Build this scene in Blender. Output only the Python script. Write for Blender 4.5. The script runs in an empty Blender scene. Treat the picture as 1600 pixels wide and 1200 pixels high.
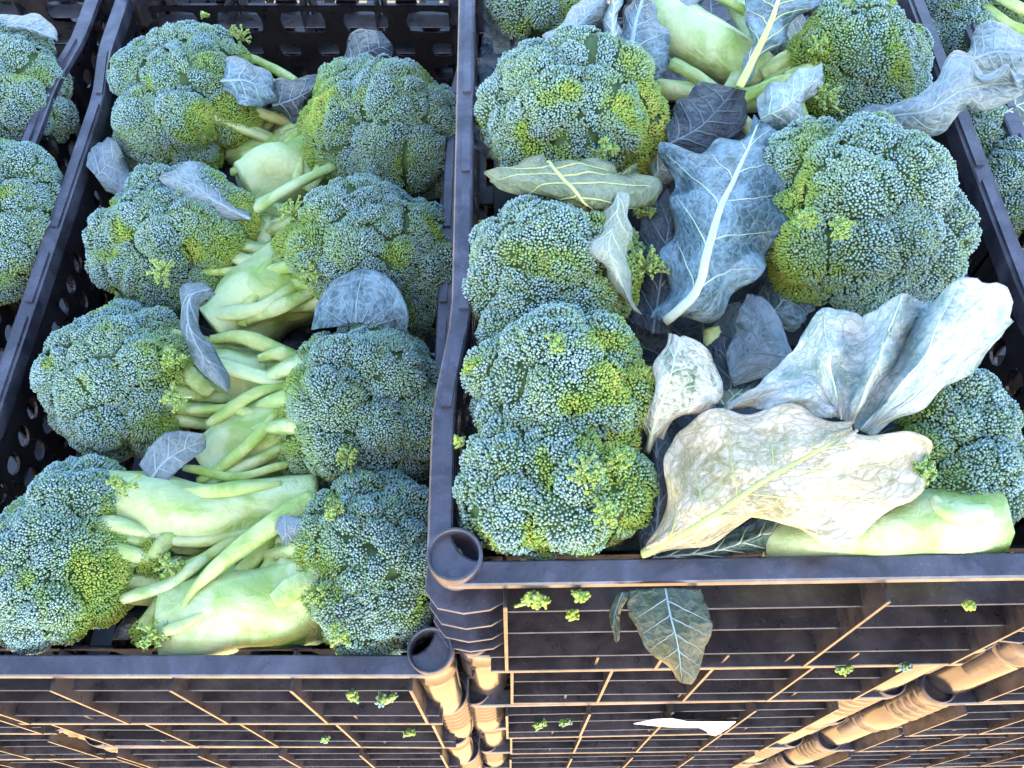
import bpy, math, random
import numpy as np
from mathutils import Vector
R = math.radians
scene = bpy.context.scene
col = scene.collection

# ------------------------------------------------------------------ camera
CAM = np.array([0.0, 0.0, 1.625]); PITCH = R(60); FPX = 1360.0
cd = bpy.data.cameras.new('camera'); cam = bpy.data.objects.new('camera', cd); col.objects.link(cam)
cam.location = CAM; cam.rotation_euler = (R(90) - PITCH, 0, 0)
cd.sensor_width = 36; cd.lens = FPX / 1600 * 36; cd.clip_start = 0.02; cd.clip_end = 400
scene.camera = cam
FWD = np.array([0, math.cos(PITCH), -math.sin(PITCH)]); UP = np.array([0, math.sin(PITCH), math.cos(PITCH)]); RT = np.array([1.0, 0, 0])

# ------------------------------------------------------------------ sky, sun, exposure
SUN_EL, SUN_AZ = R(40), R(172)          # azimuth clockwise from +Y
w = bpy.data.worlds.new('World'); scene.world = w; w.use_nodes = True
nt = w.node_tree; sky = nt.nodes.new('ShaderNodeTexSky'); sky.sky_type = 'NISHITA'; sky.sun_disc = False
sky.sun_elevation = SUN_EL; sky.sun_rotation = SUN_AZ
bg = nt.nodes['Background']; nt.links.new(sky.outputs[0], bg.inputs[0]); bg.inputs[1].default_value = 0.15
sd = bpy.data.lights.new('sun', 'SUN'); sd.energy = 4.8; sd.angle = R(0.5); sd.color = (1.0, 0.82, 0.58)
sun = bpy.data.objects.new('sun', sd); col.objects.link(sun)
sdir = Vector((math.sin(SUN_AZ) * math.cos(SUN_EL), math.cos(SUN_AZ) * math.cos(SUN_EL), math.sin(SUN_EL)))
sun.rotation_euler = sdir.to_track_quat('Z', 'Y').to_euler(); sun.location = (0, -3, 4)
scene.view_settings.view_transform = 'Standard'; scene.view_settings.look = 'None'
scene.view_settings.exposure = 3.05; scene.view_settings.gamma = 1

# ------------------------------------------------------------------ helpers
rng = np.random.default_rng(7)

def at(u, v, z):
    """where the line of sight through a point of the 1600x1200 photograph meets the level z"""
    d = FWD + RT * ((u - 800) / FPX) - UP * ((v - 600) / FPX)
    return CAM + d * ((z - CAM[2]) / d[2])

def m_per_px(p):
    return float(np.dot(np.asarray(p) - CAM, FWD)) / FPX

def nrm(a):
    a = np.asarray(a, float)
    return a / np.maximum(np.linalg.norm(a, axis=-1, keepdims=True), 1e-9)

def tag(o, label=None, cat=None, group=None, kind=None):
    if label: o['label'] = label
    if cat: o['category'] = cat
    if group: o['group'] = group
    if kind: o['kind'] = kind
    return o

def empty(name, loc, rz=0.0):
    o = bpy.data.objects.new(name, None); col.objects.link(o)
    o.location = [float(x) for x in loc]; o.rotation_euler = (0, 0, rz); o.empty_display_size = 0.02
    return o

def mesh_from(name, V, F, mats, smooth=True, mi=None, attr=None, uv=None):
    V = np.asarray(V, np.float32); me = bpy.data.meshes.new(name)
    if isinstance(F, np.ndarray):
        n, k = F.shape
        me.vertices.add(len(V)); me.vertices.foreach_set('co', V.ravel())
        me.loops.add(n * k); me.loops.foreach_set('vertex_index', F.astype(np.int32).ravel())
        me.polygons.add(n); me.polygons.foreach_set('loop_start', np.arange(0, n * k, k, dtype=np.int32))
        if mi is not None: me.polygons.foreach_set('material_index', np.asarray(mi, np.int32))
        me.update(calc_edges=True)
    else:
        me.from_pydata([tuple(map(float, p)) for p in V], [], [tuple(int(i) for i in f) for f in F])
        if mi is not None: me.polygons.foreach_set('material_index', np.asarray(mi, np.int32))
    if smooth is True: me.polygons.foreach_set('use_smooth', np.ones(len(me.polygons), bool))
    if attr is not None:
        a = me.attributes.new('tint', 'FLOAT_COLOR', 'POINT'); a.data.foreach_set('color', np.asarray(attr, np.float32).ravel())
    if uv is not None:
        ul = me.uv_layers.new(name='UVMap'); li = np.empty(len(me.loops), np.int32); me.loops.foreach_get('vertex_index', li)
        ul.data.foreach_set('uv', np.asarray(uv, np.float32)[li].ravel())
    me.validate(clean_customdata=False)
    for m in (mats if isinstance(mats, (list, tuple)) else [mats]): me.materials.append(m)
    return me

def link(name, me, parent=None, loc=(0, 0, 0), rot=(0, 0, 0)):
    o = bpy.data.objects.new(name, me); col.objects.link(o)
    o.parent = parent; o.location = [float(x) for x in loc]; o.rotation_euler = rot
    return o

class MB:
    """collects plain shapes for ONE mesh object"""
    def __init__(s): s.V = []; s.F = []
    def add(s, V, F):
        b = len(s.V); s.V += [tuple(map(float, p)) for p in V]; s.F += [tuple(i + b for i in f) for f in F]
    def box(s, x0, x1, y0, y1, z0, z1, slope=0.0, bev=0.0006):
        """box with small chamfers on the four upright and eight level edges; slope drops the front top edge"""
        b = min(bev, abs(x1 - x0) * .3, abs(y1 - y0) * .3, abs(z1 - z0) * .3)
        V = []
        for z, k in ((z0, b), (z0 + b, 0), (z1 - b, 0), (z1, b)):
            for x, y in ((x0 + k, y0 + k), (x1 - k, y0 + k), (x1 - k, y1 - k), (x0 + k, y1 - k)):
                zz = z - (slope if (z > (z0 + z1) / 2 and y < (y0 + y1) / 2) else 0)
                V.append((x, y, zz))
        F = [(3, 2, 1, 0), (12, 13, 14, 15)]
        for l in range(3):
            for k in range(4):
                F.append((l * 4 + k, l * 4 + (k + 1) % 4, l * 4 + 4 + (k + 1) % 4, l * 4 + 4 + k))
        s.add(V, F)
    def prism(s, pts, z0, z1, b=0.0005):
        n = len(pts); c = np.mean(np.array(pts), 0); V = []
        for z, k in ((z0, b), (z0 + b, 0), (z1 - b, 0), (z1, b)):
            for p in pts:
                d = np.array(p) - c; L = np.linalg.norm(d); q = c + d * max(0, (L - k)) / max(L, 1e-9)
                V.append((q[0], q[1], z))
        F = [tuple(range(n))[::-1], tuple(range(3 * n, 4 * n))]
        for l in range(3):
            for k in range(n):
                F.append((l * n + k, l * n + (k + 1) % n, (l + 1) * n + (k + 1) % n, (l + 1) * n + k))
        s.add(V, F)
    def lathe(s, cx, cy, prof, n=24, a0=0.0, a1=2 * math.pi):
        full = abs(a1 - a0 - 2 * math.pi) < 1e-6; m = n if full else n + 1; V = []
        for (r, z) in prof:
            for k in range(m):
                a = a0 + (a1 - a0) * k / n; V.append((cx + r * math.cos(a), cy + r * math.sin(a), z))
        F = []
        for l in range(len(prof) - 1):
            for k in range(n):
                k2 = (k + 1) % m; F.append((l * m + k, l * m + k2, (l + 1) * m + k2, (l + 1) * m + k))
        s.add(V, F)
    def mesh(s, name, mat, smooth=False):
        return mesh_from(name, s.V, s.F, mat, smooth)
    def build(s, name, mat, parent=None, smooth=False):
        return link(name, s.mesh(name, mat, smooth), parent)

def catmull(P, n):
    P = np.asarray(P, float)
    if len(P) == 2: return P[0] + (P[1] - P[0]) * np.linspace(0, 1, n)[:, None]
    Q = np.vstack([2 * P[0] - P[1], P, 2 * P[-1] - P[-2]])
    seg = np.linalg.norm(np.diff(P, axis=0), axis=1); L = np.concatenate([[0], np.cumsum(seg)]); t = np.linspace(0, L[-1], n)
    i = np.clip(np.searchsorted(L, t, side='right') - 1, 0, len(P) - 2); f = ((t - L[i]) / np.maximum(seg[i], 1e-9))[:, None]
    a, b, c, d = Q[i], Q[i + 1], Q[i + 2], Q[i + 3]
    return .5 * (2 * b + (c - a) * f + (2 * a - 5 * b + 4 * c - d) * f ** 2 + (3 * b - a - 3 * c + d) * f ** 3)

def tube_arrays(P, rad, sides=10, n=24, lump=0.0, seed=0, flat=1.0, cap=True):
    P = catmull(P, n); rad = np.interp(np.linspace(0, 1, n), np.linspace(0, 1, len(rad)), rad)
    T = nrm(np.gradient(P, axis=0)); ref = np.array([0, 0, 1.0])
    S = np.cross(T, ref); S[np.linalg.norm(S, axis=1) < 1e-3] = (1, 0, 0); S = nrm(S); U = np.cross(S, T)
    g = np.random.default_rng(seed); ph = g.uniform(0, 6.28, 8); a = np.arange(sides) * 2 * math.pi / sides
    s = np.linspace(0, 1, n)[:, None]
    k = 1 + lump * (np.sin(6 * a + ph[4] + 2 * np.sin(4 * s + ph[5])) * .30 + np.sin(3 * a + ph[0] + 3 * s) * .4 + np.sin(2 * a + ph[1] - 5 * s) * .5 + np.sin(9 * s + ph[2] + a) * .35 + np.sin(17 * s + ph[3] + 2 * a) * .25)
    rr = rad[:, None] * k
    V = P[:, None] + S[:, None] * (np.cos(a) * rr)[..., None] + U[:, None] * (np.sin(a) * rr * flat)[..., None]
    V = V.reshape(-1, 3); F = []
    for i in range(n - 1):
        for j in range(sides):
            j2 = (j + 1) % sides; F.append((i * sides + j, i * sides + j2, (i + 1) * sides + j2, (i + 1) * sides + j))
    if cap:
        b = len(V); e1 = P[-1] + T[-1] * rad[-1] * .03; e0 = P[0] - T[0] * rad[0] * .03
        V = np.vstack([V, e0, e1])
        for j in range(sides):
            j2 = (j + 1) % sides; F.append((j2, j, b)); F.append(((n - 1) * sides + j, (n - 1) * sides + j2, b + 1))
    return V, F

# ------------------------------------------------------------------ materials
def new_mat(name):
    m = bpy.data.materials.new(name); m.use_nodes = True
    return m, m.node_tree, m.node_tree.nodes['Principled BSDF']

def noise(t, scale, detail=4, rough=.55, vec=None, dist=0.0):
    n = t.nodes.new('ShaderNodeTexNoise'); n.inputs['Scale'].default_value = scale; n.inputs['Detail'].default_value = detail
    n.inputs['Roughness'].default_value = rough; n.inputs['Distortion'].default_value = dist
    if vec is not None: t.links.new(vec, n.inputs['Vector'])
    return n.outputs['Fac']

def ramp(t, fac, stops):
    r = t.nodes.new('ShaderNodeValToRGB'); el = r.color_ramp.elements
    while len(el) < len(stops): el.new(.5)
    for e, (p, c) in zip(el, stops): e.position = p; e.color = (*c, 1) if len(c) == 3 else c
    t.links.new(fac, r.inputs[0]); return r.outputs[0]

def mix(t, fac, a, b, mode='MIX'):
    m = t.nodes.new('ShaderNodeMix'); m.data_type = 'RGBA'; m.blend_type = mode
    for sock, val in ((m.inputs[0], fac), (m.inputs[6], a), (m.inputs[7], b)):
        if isinstance(val, bpy.types.NodeSocket): t.links.new(val, sock)
        elif isinstance(val, (int, float)): sock.default_value = val
        else: sock.default_value = (*val, 1)
    return m.outputs[2]

def math_n(t, op, a, b=0.0, clamp=False):
    m = t.nodes.new('ShaderNodeMath'); m.operation = op; m.use_clamp = clamp
    for sock, val in zip(m.inputs, (a, b)):
        if isinstance(val, bpy.types.NodeSocket): t.links.new(val, sock)
        else: sock.default_value = val
    return m.outputs[0]

def bump(t, h, strength, dist=.001):
    b = t.nodes.new('ShaderNodeBump'); b.inputs['Strength'].default_value = strength; b.inputs['Distance'].default_value = dist
    t.links.new(h, b.inputs['Height']); return b.outputs[0]

def coords(t, which='Object'):
    return t.nodes.new('ShaderNodeTexCoord').outputs[which]

def world_pos(t):
    return t.nodes.new('ShaderNodeNewGeometry').outputs['Position']

def plastic(name, base, dust, dust_amt, spec=.62):
    m, t, b = new_mat(name); wp = world_pos(t)
    n1 = noise(t, 28, 6, .65, wp, .6); n2 = noise(t, 420, 3, .6, wp); n3 = noise(t, 90, 4, .6, wp)
    d = math_n(t, 'MULTIPLY', ramp(t, n1, [(.42, (0, 0, 0)), (.72, (1, 1, 1))]), dust_amt)
    spk = ramp(t, n2, [(.62, (0, 0, 0)), (.69, (1, 1, 1))])
    spk = math_n(t, 'MULTIPLY', spk, math_n(t, 'MULTIPLY', n3, .45))
    c = mix(t, math_n(t, 'ADD', d, spk, True), base, dust)
    t.links.new(c, b.inputs['Base Color'])
    t.links.new(ramp(t, n3, [(.3, (.24,) * 3), (.75, (.44,) * 3)]), b.inputs['Roughness'])
    b.inputs['Specular IOR Level'].default_value = spec
    t.links.new(bump(t, noise(t, 260, 4, .6, wp), .10, .0006), b.inputs['Normal'])
    return m

PLASTIC = plastic('black_plastic', (.020, .021, .033), (.17, .185, .26), .40)
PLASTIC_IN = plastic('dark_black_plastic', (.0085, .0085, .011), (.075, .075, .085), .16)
PLASTIC_FRONT = plastic('worn_black_plastic', (.016, .015, .019), (.14, .13, .145), .34, .40)

m, t, b = new_mat('smooth_black_plastic'); wp = world_pos(t); t.links.new(mix(t, math_n(t, 'MULTIPLY', noise(t, 60, 5, .6, wp), .25), (.012, .012, .016), (.09, .085, .08)), b.inputs['Base Color'])
t.links.new(ramp(t, noise(t, 50, 4, .6, wp), [(.3, (.12,) * 3), (.75, (.26,) * 3)]), b.inputs['Roughness']); b.inputs['Specular IOR Level'].default_value = 1.0; POST = m

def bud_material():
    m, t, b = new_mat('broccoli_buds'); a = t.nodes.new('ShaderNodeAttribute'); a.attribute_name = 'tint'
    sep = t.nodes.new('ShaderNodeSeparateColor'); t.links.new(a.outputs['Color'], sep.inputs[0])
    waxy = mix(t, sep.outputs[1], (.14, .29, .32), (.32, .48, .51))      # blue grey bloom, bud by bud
    side = mix(t, sep.outputs[1], (.005, .038, .028), (.018, .080, .052))      # greener flanks, darkened too: painted shade between the buds
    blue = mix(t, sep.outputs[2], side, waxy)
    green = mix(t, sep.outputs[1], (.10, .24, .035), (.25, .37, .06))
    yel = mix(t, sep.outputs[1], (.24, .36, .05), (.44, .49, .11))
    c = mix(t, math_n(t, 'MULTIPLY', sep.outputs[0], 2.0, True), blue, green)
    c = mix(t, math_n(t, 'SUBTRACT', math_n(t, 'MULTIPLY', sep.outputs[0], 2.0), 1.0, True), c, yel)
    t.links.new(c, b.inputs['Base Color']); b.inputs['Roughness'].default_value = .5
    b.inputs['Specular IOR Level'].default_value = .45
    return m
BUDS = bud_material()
m, t, b = new_mat('floret_inside'); b.inputs['Base Color'].default_value = (.035, .085, .022, 1); b.inputs['Roughness'].default_value = .7; FLESH = m

def stalk_material(name, pale, green, scale, cover=(.45, .68), streak=True):
    m, t, b = new_mat(name); wp = coords(t, 'Object')
    n = noise(t, scale, 4, .55, wp, .8); f = ramp(t, n, [(cover[0], (0, 0, 0)), (cover[1], (1, 1, 1))])
    c = mix(t, f, pale, green)
    n2 = noise(t, scale * 7, 3, .6, wp); c = mix(t, math_n(t, 'MULTIPLY', n2, .35), c, tuple(x * .62 for x in green))
    t.links.new(c, b.inputs['Base Color']); b.inputs['Roughness'].default_value = .36
    b.inputs['Subsurface Weight'].default_value = .25; b.inputs['Subsurface Radius'].default_value = (.006, .008, .003); b.inputs['Subsurface Scale'].default_value = .6
    t.links.new(bump(t, noise(t, scale * 2.6, 5, .65, wp, .8), .7, .004), b.inputs['Normal'])
    return m
STALK = stalk_material('pale_stalk', (.44, .57, .31), (.20, .35, .07), 26, (.44, .68))
BRANCH = stalk_material('green_branch', (.44, .56, .27), (.19, .34, .06), 40, (.42, .68))
PETIOLE = stalk_material('leaf_stalk_green', (.21, .37, .05), (.42, .53, .22), 34, (.4, .62))

def leaf_material(name, light, dark, cover, vein, rough=.42, net=.26, spots=None):
    """waxy leaf: bloom worn off in patches and scratches, fine net of veins"""
    m, t, b = new_mat(name); uv = coords(t, 'UV')
    n1 = noise(t, 26, 6, .62, uv, 1.2); n2 = noise(t, 130, 4, .7, uv, 2.5)
    f = ramp(t, math_n(t, 'ADD', math_n(t, 'MULTIPLY', n1, .62), math_n(t, 'MULTIPLY', n2, .38)), [(cover[0], (0, 0, 0)), (cover[1], (1, 1, 1))])
    c = mix(t, f, light, dark)
    v = t.nodes.new('ShaderNodeTexVoronoi'); v.feature = 'DISTANCE_TO_EDGE'; v.inputs['Scale'].default_value = 120
    nd = t.nodes.new('ShaderNodeTexNoise'); nd.inputs['Scale'].default_value = 60; t.links.new(uv, nd.inputs['Vector'])
    va = t.nodes.new('ShaderNodeMix'); va.data_type = 'VECTOR'; va.inputs[0].default_value = .012
    t.links.new(uv, va.inputs[4]); t.links.new(nd.outputs['Color'], va.inputs[5]); t.links.new(va.outputs[1], v.inputs['Vector'])
    line = ramp(t, v.outputs['Distance'], [(.0, (1, 1, 1)), (.10, (0, 0, 0))])
    c = mix(t, math_n(t, 'MULTIPLY', line, net), c, vein)
    if spots:
        c = mix(t, ramp(t, noise(t, 34, 5, .6, uv, .4), [(.62, (0, 0, 0)), (.72, (1, 1, 1))]), c, spots)
    t.links.new(c, b.inputs['Base Color']); b.inputs['Roughness'].default_value = rough
    h = math_n(t, 'ADD', math_n(t, 'MULTIPLY', ramp(t, v.outputs['Distance'], [(0, (0, 0, 0)), (.35, (1, 1, 1))]), .6), n2)
    t.links.new(bump(t, h, .75, .0022), b.inputs['Normal'])
    return m
LEAF = {
 'blue':  leaf_material('blue_grey_leaf', (.16, .28, .35), (.022, .062, .080), (.40, .57), (.26, .40, .43)),
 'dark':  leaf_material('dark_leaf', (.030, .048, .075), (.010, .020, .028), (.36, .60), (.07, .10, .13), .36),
 'grey':  leaf_material('grey_leaf', (.13, .19, .23), (.035, .075, .075), (.42, .64), (.24, .32, .34)),
 'olive': leaf_material('olive_leaf', (.17, .22, .15), (.06, .10, .035), (.38, .62), (.32, .38, .18), .40),
 'cream': leaf_material('cream_leaf', (.64, .56, .43), (.22, .21, .075), (.44, .60), (.26, .25, .12), .42, .62, (.46, .44, .22)),
 'white': leaf_material('white_leaf', (.42, .50, .53), (.10, .21, .22), (.42, .60), (.18, .25, .20), .40, .6, (.50, .54, .34)),
 'green': leaf_material('glossy_green_leaf', (.16, .23, .25), (.022, .055, .03), (.40, .58), (.14, .20, .16), .30),
}
m, t, b = new_mat('leaf_rib'); t.links.new(mix(t, noise(t, 60, 3, .5, coords(t)), (.30, .40, .28), (.44, .52, .42)), b.inputs['Base Color']); b.inputs['Roughness'].default_value = .4; RIB = m
m, t, b = new_mat('leaf_rib_yellow'); t.links.new(mix(t, noise(t, 30, 3, .5, coords(t)), (.34, .42, .10), (.47, .52, .22)), b.inputs['Base Color']); b.inputs['Roughness'].default_value = .4; RIB_Y = m
m, t, b = new_mat('leaf_rib_dull'); t.links.new(mix(t, noise(t, 60, 3, .5, coords(t)), (.07, .11, .12), (.13, .18, .19)), b.inputs['Base Color']); b.inputs['Roughness'].default_value = .4; RIB_D = m

m, t, b = new_mat('leaf_rib_grey'); t.links.new(mix(t, noise(t, 60, 3, .5, coords(t)), (.14, .22, .24), (.26, .36, .38)), b.inputs['Base Color']); b.inputs['Roughness'].default_value = .4; RIB_M = m

# ------------------------------------------------------------------ ground and an added, unseen canopy that shades the stacks
m, t, b = new_mat('sandy_concrete'); wp = world_pos(t)
c = mix(t, ramp(t, noise(t, 3, 6, .6, wp), [(.35, (0, 0, 0)), (.7, (1, 1, 1))]), (.50, .31, .14), (.62, .41, .20))
c = mix(t, math_n(t, 'MULTIPLY', noise(t, 140, 4, .6, wp), .35), c, (.34, .26, .18))
t.links.new(c, b.inputs['Base Color']); b.inputs['Roughness'].default_value = .85
t.links.new(bump(t, noise(t, 90, 5, .6, wp), .4, .004), b.inputs['Normal']); GROUND = m
g = MB(); g.add([(-60, -60, 0), (60, -60, 0), (60, 60, 0), (-60, 60, 0)], [(0, 1, 2, 3)])
tag(g.build('ground', GROUND), kind='structure')

def added_awning(x0, x1, y0, y1, z):  # canopy invented to hold crate tops and fronts in shade, never in view
    m, t, b = new_mat('added_shade_cloth'); b.inputs['Base Color'].default_value = (.55, .55, .53, 1); b.inputs['Roughness'].default_value = .9
    r = empty('added_awning', ((x0 + x1) / 2, (y0 + y1) / 2, 0)); ox, oy = (x0 + x1) / 2, (y0 + y1) / 2
    tag(r, 'added shade cloth on poles out of view, keeping sun off the crates', 'added_awning')
    V = []; F = []; nx, ny = 16, 6
    for lay in (0, -.004):
        for j in range(ny + 1):
            for i in range(nx + 1):
                x = x0 + (x1 - x0) * i / nx - ox; y = y0 + (y1 - y0) * j / ny - oy
                V.append((x, y, z - .02 * math.sin(math.pi * j / ny) + .008 * math.sin(i * 1.3) + lay))
    n = (nx + 1) * (ny + 1)
    for j in range(ny):
        for i in range(nx):
            a = j * (nx + 1) + i; q = (a, a + 1, a + nx + 2, a + nx + 1); F.append(q); F.append(tuple(n + k for k in q[::-1]))
    link('shade_cloth', mesh_from('shade_cloth', V, F, m), r)
    for (x, y) in ((x0 + .05, y0 + .05), (x1 - .05, y0 + .05), (x0 + .05, y1 - .05), (x1 - .05, y1 - .05)):
        p = MB(); p.lathe(x - ox, y - oy, [(.016, 0), (.016, z - .05)], 10); p.build('shade_pole', PLASTIC, r, True)
added_awning(-1.75, 1.45, -2.60, -0.30, 2.30)

# ------------------------------------------------------------------ crates
W, L = 0.40, 0.76
def smooth01(x): x = min(max(x, 0), 1); return x * x * (3 - 2 * x)
def hw(y, W=W):
    return W / 2 - .011 * smooth01((y - .10) / .10) * smooth01((L - .10 - y) / .10)

def perforated(mb, axis, pos, a0, a1, z0, z1, na, nz, hole=.62, th=.0025, power=2.6, skew=0.0):
    """a sheet with rounded openings: axis 'y' lies across the crate, 'x' along it (pos may be a function of the run)"""
    K = 12
    for i in range(na):
        for j in range(nz):
            ca = a0 + (a1 - a0) * (i + .5) / na; cz = z0 + (z1 - z0) * (j + .5) / nz
            ha, hz = (a1 - a0) / na / 2, (z1 - z0) / nz / 2
            P = []
            for k in range(K):
                th_ = 2 * math.pi * (k + .5) / K; c, s = math.cos(th_), math.sin(th_)
                q = max(abs(c), abs(s)); outer = (ca + ha * c / q, cz + hz * s / q)
                e = (abs(c) ** power + abs(s) ** power) ** (-1 / power)
                inner = (ca + ha * hole * c * e + skew * s * hz, cz + hz * hole * s * e)
                P.append((outer, inner))
            V = []
            for d in (0, th):
                for (o, n_) in P:
                    for (a, z) in (o, n_):
                        if axis == 'y': V.append((a, pos + d, z))
                        else:
                            x = pos(a); V.append((x + (d if x > 0 else -d), a, z))
            F = []; M = 2 * K
            for k in range(K):
                k2 = (k + 1) % K
                F.append((2 * k, 2 * k2, 2 * k2 + 1, 2 * k + 1))
                F.append((M + 2 * k, M + 2 * k + 1, M + 2 * k2 + 1, M + 2 * k2))
                F.append((2 * k + 1, 2 * k2 + 1, M + 2 * k2 + 1, M + 2 * k + 1))
            mb.add(V, F)

def crate_parts(h, kind, W, rings=False):
    """list of (name, mesh) for one crate, front at y = 0, rim top at z = h"""
    out = []; mat = PLASTIC
    hw_ = globals()['hw']
    hw = lambda y: hw_(y, W)
    # rim ring
    run = [(x, 0.0) for x in np.linspace(-W / 2 + .018, W / 2 - .018, 9)]
    def arc(cx, cy, a0, a1): return [(cx + .018 * math.cos(a), cy + .018 * math.sin(a)) for a in np.linspace(a0, a1, 6)][1:-1]
    ys = np.linspace(.018, L - .018, 33)
    run += arc(W / 2 - .018, .018, -math.pi / 2, 0) + [(hw(y), y) for y in ys] + arc(W / 2 - .018, L - .018, 0, math.pi / 2)
    run += [(x, L) for x in np.linspace(W / 2 - .018, -W / 2 + .018, 9)]
    run += arc(-W / 2 + .018, L - .018, math.pi / 2, math.pi) + [(-hw(y), y) for y in ys[::-1]] + arc(-W / 2 + .018, .018, math.pi, 1.5 * math.pi)
    run = np.array(run); n = len(run); cen = np.array([0, L / 2])
    def inset(d, dy=None):
        dy = d if dy is None else dy
        q = run.copy(); q[:, 0] *= (W / 2 - d) / (W / 2); q[:, 1] = cen[1] + (q[:, 1] - cen[1]) * (L / 2 - dy) / (L / 2); return q
    V = []; prof = [(.0012, h - .0075), (0, h - .0066), (0, h - .0012), (.0012, h), (.0135, h), (.0147, h - .0012), (.0147, h - .016), (.012, h - .016), (.012, h - .004), (.0026, h - .004), (.0026, h - .0075)]
    for (d, z) in prof:
        for p in inset(d): V.append((p[0], p[1], z))
    F = []; m_ = len(prof)
    for l in range(m_):
        for k in range(n):
            k2 = (k + 1) % n; l2 = (l + 1) % m_; F.append((l * n + k, l * n + k2, l2 * n + k2, l2 * n + k))
    out.append(('rim', mesh_from('rim', V, F, mat, False)))
    # raised ridge and clips on the two long rails
    for s in (-1, 1):
        for (y0, y1) in ((.115, .17), (.19, .30), (.315, .37), (.40, .56), (.575, .64)):
            mb = MB(); yy = np.linspace(y0, y1, 6)
            for a, b_ in zip(yy[:-1], yy[1:]):
                xa, xb = hw(a) - .0085, hw(b_) - .0085; wd = .0032
                V = [(s * (xa - wd), a, h), (s * (xa + wd), a, h), (s * (xb + wd), b_, h), (s * (xb - wd), b_, h)]
                V = [(p[0], p[1], h - .0008) for p in V] + [(p[0], p[1], h + .0022) for p in V]
                F = [(4, 5, 6, 7), (0, 1, 5, 4), (1, 2, 6, 5), (2, 3, 7, 6), (3, 0, 4, 7)]
                if s < 0: F = [f[::-1] for f in F]
                mb.add(V, F)
            out.append(('rail_ridge', mb.mesh('rail_ridge', mat)))
    # corner sockets, posts
    for sx in (-1, 1):
        for cy, fr in ((.0165, 1), (L - .0165, -1)):
            cx = sx * (W / 2 - .0165)
            mb = MB(); deep = .019 if kind == 'ring' else .10
            mb.lathe(cx, cy, [(.0135, h - .02), (.0160, h - .006), (.0162, h + .006), (.0155, h + .0072), (.0142, h + .0066), (.0136, h), (.0128, h - deep), (.0001, h - deep)], 28)
            out.append(('corner_socket', mb.mesh('corner_socket', mat, True)))
            mb = MB()
            if kind == 'ring':
                mb.lathe(cx + sx * -.008, cy + fr * .006, [(.013, .0), (.013, h - .02)], 14)
                # stiffening plates round the corner
                for z in (h - .036, h - .072, h - .106, h - .134):
                    pts = [(-.002, .030), (-.004, .008), (.004, -.003), (.020, -.0065), (.036, -.0045), (.044, .0), (.044, .012), (.012, .034)]
                    pts = [(sx * (W / 2 - p[0]) if True else 0, p[1] if fr > 0 else L - p[1]) for p in pts]
                    if sx * fr > 0: pts = pts[::-1]
                    mb.prism(pts, z - .0012, z + .0012)
            else:
                big = (.0072 if sx < 0 else .0140) if W > .41 else 0.0
                prof = [(.0150, h - .018), (.0156, h * .42)]
                for q in range(5 if rings else 1):
                    z = h * .90 - q * h * .105 if rings else h * .80
                    if q == 0: prof = [(.0150, h - .010), (.0150, z + .002)]
                    prof += [(.0163, z), (.0163, z - .004), (.0150, z - .006), (.0146, z - h * .10 + .002)]
                if rings: prof += [(.0158, h * .36), (.0150, .01)]
                else: prof += [(.0150, z - h * .10), (.0146, .012)]
                prof += [(.0138, .0)]
                prof = [(r_ + big, z_) for r_, z_ in prof]; mb.lathe(cx - sx * big * 1.05, cy + fr * big * .9, prof[::-1], 26)
            out.append(('corner_post', mb.mesh('corner_post', POST if kind != 'ring' else mat, kind != 'ring')))
    # base
    mb = MB()
    for k in range(9):
        y = .03 + (L - .06) * k / 8; mb.box(-W / 2 + .022, W / 2 - .022, y - .012, y + .012, .004, .008)
    for k in range(9):
        x = -.165 + .33 * k / 8; mb.box(x - .010, x + .010, .02, L - .02, .0082, .011)
    out.append(('floor_grid', mb.mesh('floor_grid', PLASTIC_IN)))
    # side walls
    for s in (-1, 1):
        mb = MB(); pos = lambda y, s=s: s * (hw(y) - .0125)
        perforated(mb, 'x', pos, .035, L - .035, .018, h * .50, 26, 2, .62)
        perforated(mb, 'x', pos, .035, L - .035, h * .50, h - .030, 26, 2, .66, power=2.2, skew=.12)
        perforated(mb, 'x', pos, .035, L - .035, h - .030, h - .0165, 12, 1, .01)
        out.append(('side_wall', mb.mesh('side_wall', PLASTIC_IN)))
        mb = MB()
        for y in np.linspace(.07, L - .07, 8):
            x = s * (hw(y) - .0125); x1 = s * (hw(y) - .001)
            mb.box(min(x, x1), max(x, x1), y - .0013, y + .0013, .012, h - .0165)
        for z in (.012, h * .5):
            yy = np.linspace(.035, L - .035, 24)
            for a, b_ in zip(yy[:-1], yy[1:]):
                xa, xb = hw(a), hw(b_); V = []
                for zz in (z, z + .003):
                    V += [(s * (xa - .0125), a, zz), (s * (xa - .002), a, zz), (s * (xb - .002), b_, zz), (s * (xb - .0125), b_, zz)]
                F = [(3, 2, 1, 0), (4, 5, 6, 7), (0, 1, 5, 4), (1, 2, 6, 5), (2, 3, 7, 6), (3, 0, 4, 7)]
                if s < 0: F = [f[::-1] for f in F]
                mb.add(V, F)
        out.append(('side_frame', mb.mesh('side_frame', PLASTIC_IN)))
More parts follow.
